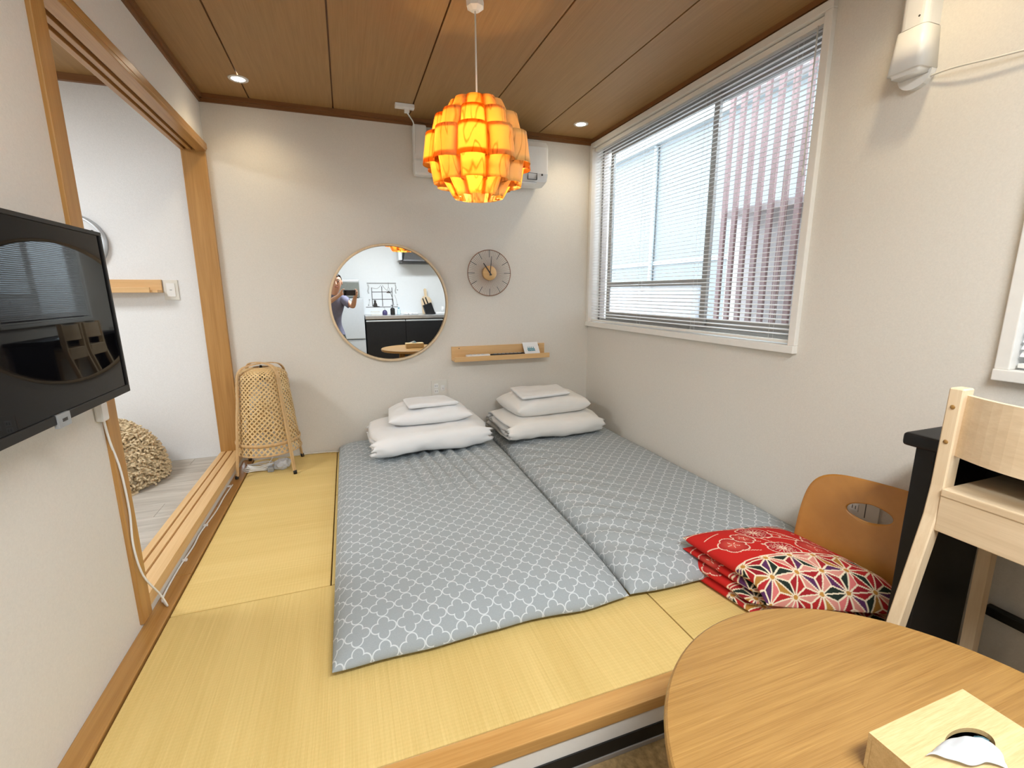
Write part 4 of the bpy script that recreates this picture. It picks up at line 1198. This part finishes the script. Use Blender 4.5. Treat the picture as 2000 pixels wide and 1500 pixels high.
# tissue: a soft folded peak rising through the slot and drooping
bm = B(); NU, NV = 30, 24; g = []
b0, b1 = Vector((.826, .326, 0)), Vector((.878, .300, 0)); t0, t1 = Vector((.758, .316, 0)), Vector((.848, .266, 0))
def tissue_pt(f, e):
    """e 0 down in the slot, 1 at the drooping free edge"""
    p = (b0 + (b1 - b0) * f) * (1 - e) + (t0 + (t1 - t0) * f) * e
    side = 1 - .7 * (abs(f - .5) * 2) ** 2.0
    rise = math.sin(min(1.0, e * 2.2) * PI / 2)
    z = bz1 - .020 + .022 * rise + .026 * rise * side * (1 - .75 * max(0.0, e - .4) / .6)
    z += .0035 * noise.noise(Vector((f * 7, e * 6, 5))) * e + .004 * math.sin(f * 11) * max(0.0, e - .5)
    if e > .25: z = max(z, bz1 + .0015)
    p.y += .005 * math.sin(f * 8 + 1.0) * e * e
    return Vector((p.x, p.y, z))
for i in range(NU):
    g.append([bm.verts.new(tissue_pt(i / (NU - 1), j / (NV - 1))) for j in range(NV)])
for i in range(NU - 1):
    for j in range(NV - 1): bm.faces.new((g[i][j], g[i + 1][j], g[i + 1][j + 1], g[i][j + 1]))
bmesh.ops.solidify(bm, geom=bm.faces[:], thickness=.0008)
ti = fin(bm, 'tissue', TISSUE, ts, True)
bm = B(); fg_ = [[bm.verts.new(tissue_pt(.50 + .30 * i / 4, .12 + .26 * j / 4) + Vector((0, 0, .0022))) for j in range(5)] for i in range(5)]
for i in range(4):
    for j in range(4): bm.faces.new((fg_[i][j], fg_[i + 1][j], fg_[i + 1][j + 1], fg_[i][j + 1]))
bmesh.ops.solidify(bm, geom=bm.faces[:], thickness=.0006)
fin(bm, 'packet_flap', CYANP, ts)

# ------------------------------------------------------------------ adjoining room things
pf = thing('shag_pouf', (-1.34, 3.03, 0.055), 'beige shaggy floor pouf against the white wall of the adjoining room', 'pouf')
PR = (.27, .285, .345)
bm = B(); bmesh.ops.create_icosphere(bm, subdivisions=4, radius=1.0)
for v in bm.verts:
    z = max(0.0, v.co.z); s = 1 + .05 * noise.noise(v.co * 3)
    v.co = Vector((-1.34 + v.co.x * PR[0] * s, 3.03 + v.co.y * PR[1] * s, .056 + z * PR[2] * s))
fin(bm, 'pouf_body', SHAG, pf, True)
bm = B()
rs = random.Random(3)
for q in range(3600):
    u = rs.uniform(-PI, PI * .6) - .2; zz = rs.uniform(.0, 1.0); r = math.sqrt(1 - zz * zz)
    n_ = Vector((r * math.cos(u), r * math.sin(u), zz))
    p = Vector((-1.34 + n_.x * PR[0], 3.03 + n_.y * PR[1], .058 + n_.z * PR[2]))
    tng = Vector((rs.uniform(-1, 1), rs.uniform(-1, 1), rs.uniform(-1, .4))).normalized()
    pts = [p, p + n_ * .014 + tng * .006, p + n_ * .020 + tng * .020, p + n_ * .010 + tng * .030]
    if min(x.z for x in pts) < .056 or max(x.y for x in pts) > YB - .003: continue
    tube(bm, pts, [.0045, .0065, .006, .004], 4)
o = fin(bm, 'shag_pile', SHAG, pf, True); o['kind'] = 'stuff'
rg = thing('shag_mat', (-1.3, 2.78, .055), 'flat shaggy beige mat lying before the pouf in the adjoining room', 'mat')
bm = B(); prism(bm, [(-1.115, 2.83), (-1.20, 2.62), (-1.32, 2.48), (-1.55, 2.42), (-1.72, 2.52), (-1.72, 2.74), (-1.30, 2.74), (-1.16, 2.90)], 'z', .0555, .066); fin(bm, 'mat_base', SHAG, rg)
bm = B()
for q in range(1600):
    x, y = rs.uniform(-1.6, -1.12), rs.uniform(2.45, 2.85)
    if x - -1.115 > (y - 2.83) * .55 - .02 and y < 2.84: continue
    if y > 2.74 and x < -1.28: continue
    p = Vector((x, y, .066)); tng = Vector((rs.uniform(-1, 1), rs.uniform(-1, 1), 0))
    tube(bm, [p, p + Vector((0, 0, .012)) + tng * .006, p + Vector((0, 0, .012)) + tng * .018], [.004, .005, .003], 3)
o = fin(bm, 'mat_pile', SHAG, rg, True); o['kind'] = 'stuff'

sh = thing('narrow_shelf', (-1.35, YB, 1.10), 'narrow pine ledge on the white wall of the adjoining room', 'shelf')
box('back_board', SHELFW, -1.75, -1.025, YB - .016, YB, 1.105, 1.180, .002, parent=sh)
box('shelf_board', SHELFW, -1.75, -1.025, YB - .09, YB - .016, 1.105, 1.120, .002, parent=sh)
box('front_lip', SHELFW, -1.75, -1.060, YB - .104, YB - .089, 1.105, 1.135, .002, parent=sh)
t, bb = outlet('light_switch', (-0.983, YB, 1.120), 'y', .074, .118, 'cream light switch at the end of the narrow pine ledge', IVORY)
bb('rocker', WHITEP, -.022, .022, -.04, .04, .006, .011, .002); bb('rocker_mark', GREY, -.006, .006, -.002, .002, .0105, .0115)

cx2, cz2, r2 = -1.405, 1.382, .150
wc = thing('wall_clock', (cx2, YB, cz2 - r2), 'white round clock with a grey rim behind the television edge', 'clock')
bm = B(); lathe(bm, [(.136, -.03), (.150, -.032), (.153, -.001), (.136, -.001)], (cx2, YB, cz2), 56, 'y', cap=False); fin(bm, 'rim', ALU_L, wc, True)
bm = B(); lathe(bm, [(.138, -.016), (.138, -.002)], (cx2, YB, cz2), 56, 'y'); fin(bm, 'dial', TISSUE, wc)
for k in range(1, 13):
    a = 2 * PI * k / 12; me = text_mesh(str(k), .036, .0006)
    me.transform(Matrix.Translation((cx2 + .108 * math.sin(a), YB - .017, cz2 + .108 * math.cos(a))) @ Matrix.Rotation(PI / 2, 4, 'X'))
    fin_mesh(me, 'numeral', BLACKM, wc)
for ang, L in ((-35, .065), (6, .095)):
    d = Vector((math.sin(math.radians(ang)), 0, math.cos(math.radians(ang))))
    fin(tube(B(), [Vector((cx2, YB - .019, cz2)) - d * .015, Vector((cx2, YB - .019, cz2)) + d * L], .003, 6), 'clock_hand', BLACKM, wc)

# ------------------------------------------------------------------ kitchen behind the camera, seen in the mirror
fg = thing('refrigerator', (0.0, -1.8, ZF), 'light grey two-door refrigerator beside the black kitchen counter', 'refrigerator')
box('cabinet', GREYL, -0.27, 0.272, YK + .02, -1.535, ZF, 1.008, .008, parent=fg)
for a, b in ((.335, 1.006), (ZF + .03, .318)):
    d = box('door', GREYL, -0.27, 0.272, -1.530, -1.49, a, b, .010, parent=fg)
    box('grip_recess', GREY, -0.26, 0.262, -1.492, -1.4885, (a + .004) if a > 0 else (b - .016), (a + .014) if a > 0 else (b - .004), parent=d)
mw = thing('microwave_oven', (0.02, -1.75, 1.009), 'grey microwave oven standing on the refrigerator', 'microwave')
box('casing', GREY, -0.21, 0.225, -1.99, -1.56, 1.020, 1.312, .008, parent=mw)
box('door', m_plain('dull_green_grey_glass', (.16, .17, .155), .25), -0.205, 0.220, -1.562, -1.545, 1.026, 1.268, .004, parent=mw)
box('control_strip', ALU_L, -0.205, 0.220, -1.562, -1.540, 1.272, 1.306, .004, parent=mw)
for x in (-.18, .19):
    for y in (-1.95, -1.60): box('foot', BLACKP, x - .012, x + .012, y - .012, y + .012, 1.009, 1.021, parent=mw)
kc = thing('kitchen_counter', (1.06, -1.8, ZF), 'black kitchen counter unit with a steel top and pale handle strips', 'kitchen counter')
box('carcass', BLACK, 0.292, 1.836, YK + .005, -1.525, ZF, .655, parent=kc)
for a, b in ((.292, .945), (.949, 1.602), (1.606, 1.836)):
    d = box('drawer_front', BLACK, a + .002, b - .002, -1.525, -1.505, ZF + .08, .612, .002, parent=kc)
    box('handle_strip', ALU_L, a + .004, b - .004, -1.527, -1.500, .615, .638, .003, parent=d)
box('worktop', STEEL, 0.285, 1.840, YK + .002, -1.490, .657, .716, .006, parent=kc)
hd_ = thing('range_hood', (1.3, -1.88, 1.60), 'dark steel range hood with a black lower edge on the kitchen wall', 'range hood')
bm = B(); prism(bm, [(YK + .001, 1.63), (-1.66, 1.63), (-1.66, 1.655), (-1.78, 1.86), (YK + .001, 1.86)], 'x', .985, 1.60)
for v in bm.verts:
    if v.co.z > 1.8: v.co.x = 1.29 + (v.co.x - 1.29) * .82
fin(bm, 'hood_canopy', m_plain('dark_brushed_steel', (.20, .20, .21), .35, metal=.7), hd_)
box('lower_edge', BLACKP, .955, 1.615, YK + .001, -1.64, 1.605, 1.632, .003, parent=hd_)
box('chimney', BLACKP, 1.08, 1.50, YK + .001, -1.80, 1.86, ZC, parent=hd_)
box('label_strip', TISSUE, 1.14, 1.26, -1.802, -1.795, 1.90, 1.925, parent=hd_)
cbn = thing('wall_cabinet', (.9, -1.95, 1.6), 'white narrow panel cabinet beside the range hood', 'cabinet')
box('cabinet_body', KWALL, .915, .975, YK + .001, -1.80, 1.655, ZC, .003, parent=cbn)

# line-drawing sticker on the kitchen wall
st = thing('wall_sticker', (.62, YK, .84), 'black line sticker of a curtained window with a cat and a lamp', 'sticker')
def sx(u): return .38 + u * .49
def sz(v): return .842 + v * .434
def line(bm, pts, r): tube(bm, [(sx(a), YK + .0008, sz(b)) for a, b in pts], r, 4, ry=.0007) 
bm = B()
for pts in ([(.14, .03), (.14, .80)], [(.50, .03), (.50, .85)], [(.86, .03), (.86, .8)], [(.14, .62), (.86, .62)], [(.14, .32), (.86, .32)], [(-.1, .0), (1.05, .0)]): line(bm, pts, .0055)
fin(bm, 'window_lines', BLACKM, st)
bm = B()
line(bm, [(-.02, .97), (1.02, .97)], .010)
line(bm, catmull([(.16, .78, 0), (.34, .76, 0), (.48, .90, 0)], 5) and [(p.x, p.y) for p in catmull([(.16, .78, 0), (.34, .76, 0), (.48, .90, 0)], 5)], .004)
line(bm, [(p.x, p.y) for p in catmull([(.52, .90, 0), (.66, .70, 0), (.84, .66, 0)], 5)], .004)
for a in (.0, .03, .98, 1.0):
    line(bm, [(a, .93), (a + .02, .80), (a - .01, .66), (a + .01, .55)], .004)
fin(bm, 'curtain_lines', GREY, st)
bm = B()
poly = [(.17, .0), (.15, .06), (.18, .14), (.20, .20), (.19, .26), (.215, .30), (.235, .275), (.26, .30), (.27, .25), (.27, .19), (.30, .12), (.31, .04), (.37, .03), (.41, .015), (.36, .0)]
prism(bm, [(sx(a), sz(b)) for a, b in poly], 'y', YK + .0002, YK + .0014); fin(bm, 'cat_figure', BLACKM, st)
bm = B(); prism(bm, [(sx(a), sz(b)) for a, b in ((.66, .58), (.68, .63), (.74, .655), (.80, .62), (.81, .57))], 'y', YK + .0002, YK + .0014)
line(bm, [(.74, 1.0), (.74, .80)], .003); line(bm, [(.80, .6), (.88, .3), (.90, .05)], .004); line(bm, [(.74, .80), (.69, .72), (.79, .72), (.74, .80)], .003)
fin(bm, 'lamp_figure', BLACKM, st)
bm = B()
for u, v in ((1.03, .08), (1.06, .7), (.0, .08), (.04, .3)):
    prism(bm, [(sx(u) + .012 * math.cos(a) * (1 + .3 * math.cos(3 * a)), sz(v) + .012 * math.sin(a) * (1 + .3 * math.cos(3 * a))) for a in [2 * PI * k / 14 for k in range(14)]], 'y', YK + .0002, YK + .0012)
line(bm, [(1.03, .08), (1.0, .3), (.95, .5)], .003); line(bm, [(.0, .08), (.03, .2), (.04, .3)], .003)
fin(bm, 'flower_figures', GREY, st)

ZT = .7165
def bottle(name, x, y, prof, mat, label, cat, extra=None):
    t = thing(name, (x, y, ZT), label, cat)
    bm = B(); lathe(bm, prof, (x, y, ZT), 20); fin(bm, 'bottle_body', mat, t, True)
    if extra: extra(t, x, y)
    return t
def pump(h, mat):
    def f(t, x, y):
        bm = B(); tube(bm, [(x, y, ZT + h - .01), (x, y, ZT + h + .035)], .005, 8); bx(bm, x - .026, x + .008, y - .006, y + .006, ZT + h + .033, ZT + h + .045, .002); fin(bm, 'pump_head', mat, t)
    return f
bottle('soap_dispenser', .628, -1.75, [(.001, 0), (.038, .0), (.043, .012), (.042, .05), (.028, .075), (.014, .085), (.001, .085)], PURPLE, 'squat dark purple soap dispenser on the steel worktop', 'dispenser', pump(.085, ALU_L))
bottle('soap_dispenser', .762, -1.75, [(.001, 0), (.037, .0), (.039, .006), (.039, .095), (.030, .115), (.012, .122), (.001, .122)], BLACKP, 'tall black soap dispenser on the steel worktop', 'dispenser', pump(.122, BLACKP))
bottle('clear_bottle', .872, -1.80, [(.001, 0), (.030, .0), (.032, .006), (.030, .07), (.014, .095), (.013, .108), (.001, .108)], TRANSP, 'small pale blue clear bottle beside the black dispenser', 'bottle',
       lambda t, x, y: fin(lathe(B(), [(.015, .104), (.015, .122), (.001, .122)], (x, y, ZT), 14), 'cap', BLUE, t, True))
kb = thing('knife_block', (1.40, -1.80, ZT), 'black slanted knife block holding knives on the worktop', 'knife block')
bm = B(); prism(bm, [(1.345, ZT), (1.300, ZT + .150), (1.445, ZT + .205), (1.515, ZT)], 'y', -1.85, -1.74); fin(bm, 'block', BLACK, kb)
for x, z in ((1.345, .172), (1.395, .192)):
    fin(tube(B(), [(x, -1.80, ZT + z - .012), (x - .042, -1.80, ZT + z + .105)], .011, 8, ry=.008), 'knife_handle', BLACKP, kb, True)
cbd = thing('cutting_board', (1.42, -2.0, ZT), 'wooden paddle cutting board leaning on the wall behind the knife block', 'cutting board')
bm = B(); prism(bm, [(1.33, ZT), (1.31, ZT + .25), (1.34, ZT + .30), (1.375, ZT + .32), (1.365, ZT + .44), (1.385, ZT + .455), (1.415, ZT + .445), (1.42, ZT + .32), (1.47, ZT + .29), (1.50, ZT + .24), (1.52, ZT)], 'y', -2.06, -2.042)
fin(bm, 'board', BIRCH, cbd)
wt = thing('white_tray', (1.60, -1.76, ZT), 'white folded tray cloth lying beside the knife block', 'tray')
box('tray_body', TISSUE, 1.515, 1.72, -1.86, -1.68, ZT, ZT + .035, .010, parent=wt)
bm = B(); lathe(bm, [(.001, 0), (.026, 0), (.032, .05), (.024, .10), (.001, .10)], (1.66, -1.78, ZT + .034), 16); fin(bm, 'tray_cup', TISSUE, wt, True)
dr = thing('dish_rack', (.47, -1.83, ZT), 'low white wire dish rack at the end of the worktop', 'dish rack')
bm = B()
for z in (.004, .055): tube(bm, [(.40, -1.92, ZT + z), (.54, -1.92, ZT + z), (.54, -1.74, ZT + z), (.40, -1.74, ZT + z)], .0035, 6, True)
for k in range(8): tube(bm, [(.40 + .02 * k, -1.92, ZT + .055), (.40 + .02 * k, -1.92, ZT + .004), (.40 + .02 * k, -1.74, ZT + .004), (.40 + .02 * k, -1.74, ZT + .055)], .002, 5)
fin(bm, 'wire_rack', IVORY, dr)
for k in range(3):
    bm = B(); bmesh.ops.create_icosphere(bm, subdivisions=3, radius=.05)
    for v in bm.verts:
        v.co += v.co.normalized() * noise.noise(v.co * 30 + Vector((k, 0, 0))) * .016; v.co.z = max(-.015, v.co.z * .4)
    bmesh.ops.translate(bm, verts=bm.verts[:], vec=(.985 + .085 * k, -1.70 - .03 * (k % 2), ZT + .0155)); fin(bm, 'crumpled_cloth', TISSUE, None, True, label=('small crumpled white cloth beside the pale blue bottle on the worktop', 'small crumpled white cloth lying between two other cloths on the worktop', 'small crumpled white cloth on the worktop, next to the knife block')[k], cat='cloth', group='crumpled cloths on the worktop')

# ------------------------------------------------------------------ the person taking the picture
def skin_mesh(V, E, Rd, sub=2):
    me = bpy.data.meshes.new('figure'); me.from_pydata([tuple(v) for v in V], E, [])
    o = bpy.data.objects.new('figure', me); COL.objects.link(o)
    sk = o.modifiers.new('skin', 'SKIN'); sk.use_smooth_shade = True
    ss = o.modifiers.new('sub', 'SUBSURF'); ss.levels = sub
    lay = me.skin_vertices[0].data if me.skin_vertices else None
    if lay is None:
        bm = bmesh.new(); bm.from_mesh(me); bm.verts.layers.skin.verify(); bm.to_mesh(me); bm.free(); lay = me.skin_vertices[0].data
    for i, r in enumerate(Rd):
        lay[i].radius = r if isinstance(r, tuple) else (r, r)
        lay[i].use_root = (i == 0)
    dg = bpy.context.evaluated_depsgraph_get(); dg.update()
    out = bpy.data.meshes.new_from_object(o.evaluated_get(dg))
    bpy.data.objects.remove(o)
    return out

class Fig:
    def __init__(s): s.V, s.E, s.R = [], [], []
    def add(s, p, r, par=None):
        s.V.append(Vector(p)); s.R.append(r); i = len(s.V) - 1
        if par is not None: s.E.append((par, i))
        return i
    def chain(s, par, pts):
        for p, r in pts: par = s.add(p, r, par)
        return par

def person():
    t = thing('person', (-.2, -.45, ZF), 'person in a blue-grey T-shirt bending forward and holding up a phone with both hands', 'person')
    F = Fig()
    hip = F.add((-.205, -.47, .50), (.105, .08))
    sp1 = F.add((-.205, -.45, .66), (.105, .085), hip)
    sp2 = F.add((-.20, -.43, .82), (.125, .10), sp1)
    sp3 = F.add((-.185, -.41, .96), (.135, .10), sp2)
    nk = F.add((-.160, -.385, 1.065), (.055, .055), sp3)
    n2 = F.add((-.134, -.36, 1.115), (.047, .050), nk)
    hd = F.chain(n2, [((-.122, -.325, 1.165), (.058, .066)), ((-.116, -.315, 1.215), (.068, .082)), ((-.113, -.318, 1.275), (.072, .088)), ((-.112, -.325, 1.325), (.058, .070))])
    palms = {}
    # arm with the hand at the lens side of the phone / other side
    def arm(sh, el, wr, palm, fingers, thumb):
        a = F.chain(sp3, [(sh, .058), ((Vector(sh) + Vector(el)) / 2, .046), (el, .038), ((Vector(el) + Vector(wr)) / 2, .034), (wr, .024)])
        pm = F.chain(a, [(palm, (.032, .018))])
        for f in fingers: F.chain(pm, [(q, .0085 - .0006 * i) for i, q in enumerate(f)])
        F.chain(pm, [(q, .0095 - .0008 * i) for i, q in enumerate(thumb)])
    # phone frame: centre along the camera right vector
    pc = Vector((0, 0, 1.1)) + CR * .062 - CF * .012 - CU * .004
    def L(r_, u_, f_): return pc + CR * r_ + CU * u_ + CF * f_
    rgt = .080
    arm((-.045, -.40, 1.015), (.088, -.235, .905), L(rgt + .022, -.055, -.060), L(rgt + .024, -.018, -.030),
        [[L(rgt + .022, .030, -.012), L(rgt + .006, .046, .008), L(rgt - .020, .048, .014)], [L(rgt + .026, .014, -.004), L(rgt + .018, .022, .016), L(rgt - .008, .024, .018)],
         [L(rgt + .026, -.004, -.002), L(rgt + .018, -.002, .016), L(rgt - .006, .0, .018)], [L(rgt + .024, -.022, -.006), L(rgt + .014, -.024, .014), L(rgt - .004, -.024, .017)]],
        [L(rgt + .010, -.030, -.030), L(rgt - .006, -.018, -.026), L(rgt - .026, -.004, -.022)])
    lft = -.080
    arm((-.345, -.42, 1.00), (-.335, -.24, .90), L(lft - .040, -.050, -.060), L(lft - .028, -.016, -.032),
        [[L(lft - .022, .032, -.014), L(lft - .006, .046, -.002), L(lft + .014, .048, -.004)], [L(lft - .026, .014, -.010), L(lft - .020, .022, .004), L(lft - .006, .026, .003)],
         [L(lft - .026, -.004, -.008), L(lft - .020, -.004, .005), L(lft - .006, -.002, .004)], [L(lft - .024, -.022, -.010), L(lft - .016, -.026, .003), L(lft - .004, -.028, .002)]],
        [L(lft - .010, -.030, -.032), L(lft + .008, -.020, -.028), L(lft + .026, -.006, -.024)])
    for s in (-1, 1):
        F.chain(hip, [((-.205 + s * .085, -.43, .47), .088), ((-.205 + s * .10, -.28, .36), .075), ((-.205 + s * .11, -.14, .235), .056), ((-.205 + s * .11, -.26, .08), .050), ((-.205 + s * .10, -.40, -.075), .034), ((-.205 + s * .11, -.35, -.120), (.036, .028)), ((-.205 + s * .12, -.24, -.128), (.036, .020))])
    me = skin_mesh(F.V, F.E, F.R, 2)
    # clothes: the garment follows the body, a little outside it
    def garment(name, mat, keep, off, hem):
        bm = bmesh.new(); bm.from_mesh(me)
        bmesh.ops.subdivide_edges(bm, edges=bm.edges[:], cuts=1, use_grid_fill=True, smooth=.6)
        bm.normal_update()
        bmesh.ops.delete(bm, geom=[f for f in bm.faces if not keep(f.calc_center_median())], context='FACES')
        bmesh.ops.remove_doubles(bm, verts=bm.verts[:], dist=.0005)
        seen = set(); best = []
        for v0 in bm.verts:                        # keep the one connected cloth
            if v0 in seen: continue
            st_, isl = [v0], []
            seen.add(v0)
            while st_:
                q = st_.pop(); isl.append(q)
                for e_ in q.link_edges:
                    o_ = e_.other_vert(q)
                    if o_ not in seen: seen.add(o_); st_.append(o_)
            best.append(isl)
        best.sort(key=len, reverse=True)
        bmesh.ops.delete(bm, geom=[v for isl in best[1:] for v in isl], context='VERTS')
        bm.normal_update()
        nrm = {v: v.normal.copy() for v in bm.verts}
        for v in bm.verts:                         # even out the hem
            if v.is_boundary and abs(v.co.z - hem) < .035: v.co.z = hem
        for v in bm.verts: v.co += nrm[v] * (off + .004 * noise.noise(v.co * 11))
        fin(bm, name, mat, t, True)
    garment('t_shirt', SHIRT, lambda p: .50 < p.z < 1.062 and (p.y < -.30 if p.x < -.30 else p.y < -.24) and p.x < .035, .018, .50)
    garment('trousers', TROUSER, lambda p: -.055 < p.z < .60, .011, -.055)
    fin_mesh(me, 'body', SKIN, t, True)
    # hair cap
    hc = Vector((-.113, -.325, 1.262))
    bm = B(); bmesh.ops.create_uvsphere(bm, u_segments=28, v_segments=20, radius=1.0)
    dele = []
    for v in bm.verts:
        n_ = v.co.copy(); v.co = hc + Vector((n_.x * .081, n_.y * .098 - .006, n_.z * .104)) + n_ * (.004 * noise.noise(n_ * 9))
        if n_.y > .15 and n_.z < .52 + .12 * abs(n_.x): dele.append(v)
        elif n_.z < -.35 or (n_.y > -.25 and n_.z < -.05): dele.append(v)
    bmesh.ops.delete(bm, geom=dele, context='VERTS'); bmesh.ops.solidify(bm, geom=bm.faces[:], thickness=.006)
    fin(bm, 'hair', HAIR, t, True)
    fy = -.238
    for s in (-1, 1):
        bm = B(); bmesh.ops.create_uvsphere(bm, u_segments=10, v_segments=8, radius=.011)
        for v in bm.verts: v.co = Vector((-.113 + s * .031 + v.co.x * 1.2, fy - .003 + v.co.y * .6, 1.248 + v.co.z * .62))
        fin(bm, 'eye', EYE, t, True)
        fin(tube(B(), catmull([(-.113 + s * .014, fy + .004, 1.270), (-.113 + s * .032, fy + .001, 1.276), (-.113 + s * .050, fy - .014, 1.268)], 4), .0045, 6, ry=.003), 'eyebrow', HAIR, t, True)
        bm = B(); bmesh.ops.create_uvsphere(bm, u_segments=10, v_segments=8, radius=1)
        for v in bm.verts: v.co = Vector((-.113 + s * .076 + v.co.x * .010, -.325 + v.co.y * .020, 1.238 + v.co.z * .032))
        fin(bm, 'ear', SKIN, t, True)
    bm = B(); nose = [(-.113, fy - .004, 1.252), (-.113, fy + .012, 1.228), (-.113, fy + .020, 1.212), (-.113, fy + .004, 1.203)]
    tube(bm, catmull(nose, 4), [.007 + .006 * min(1, k / 8) for k in range(13)], 8); fin(bm, 'nose', SKIN, t, True)
    fin(tube(B(), catmull([(-.135, fy - .010, 1.178), (-.113, fy + .001, 1.180), (-.091, fy - .010, 1.178)], 4), .006, 8, ry=.005), 'mouth', LIP, t, True)
    # phone, its lens at the camera position
    ph = thing('smartphone', pc, 'dark smartphone held up sideways in both hands', 'phone')
    Mx = Matrix((CR, CU, -CF)).transposed().to_4x4()
    def pbox(nm, mat, a, b, c, d, e, f, bev, par):
        bm = bx(B(), a, b, c, d, e, f, bev); bm.transform(Mx); fin(bm, nm, mat, par, local=True)
    pbox('phone_body', m_plain('dark_graphite', (.035, .032, .040), .3), -.080, .080, -.038, .038, 0.0, .008, .0035, ph)
    pbox('camera_bump', BLACKP, -.076, -.044, -.034, .034, -.002, .0, .0008, ph)
    bm = B()
    for v_ in (-.022, .022):
        lathe(bm, [(.001, -.004), (.011, -.004), (.012, -.002), (.001, -.0015)], (-.060, v_, 0), 18)
    bm.transform(Mx); fin(bm, 'camera_lenses', SCREEN, ph, True, local=True)
    pbox('phone_screen', SCREEN, -.077, .077, -.035, .035, .008, .0085, 0, ph)
person()
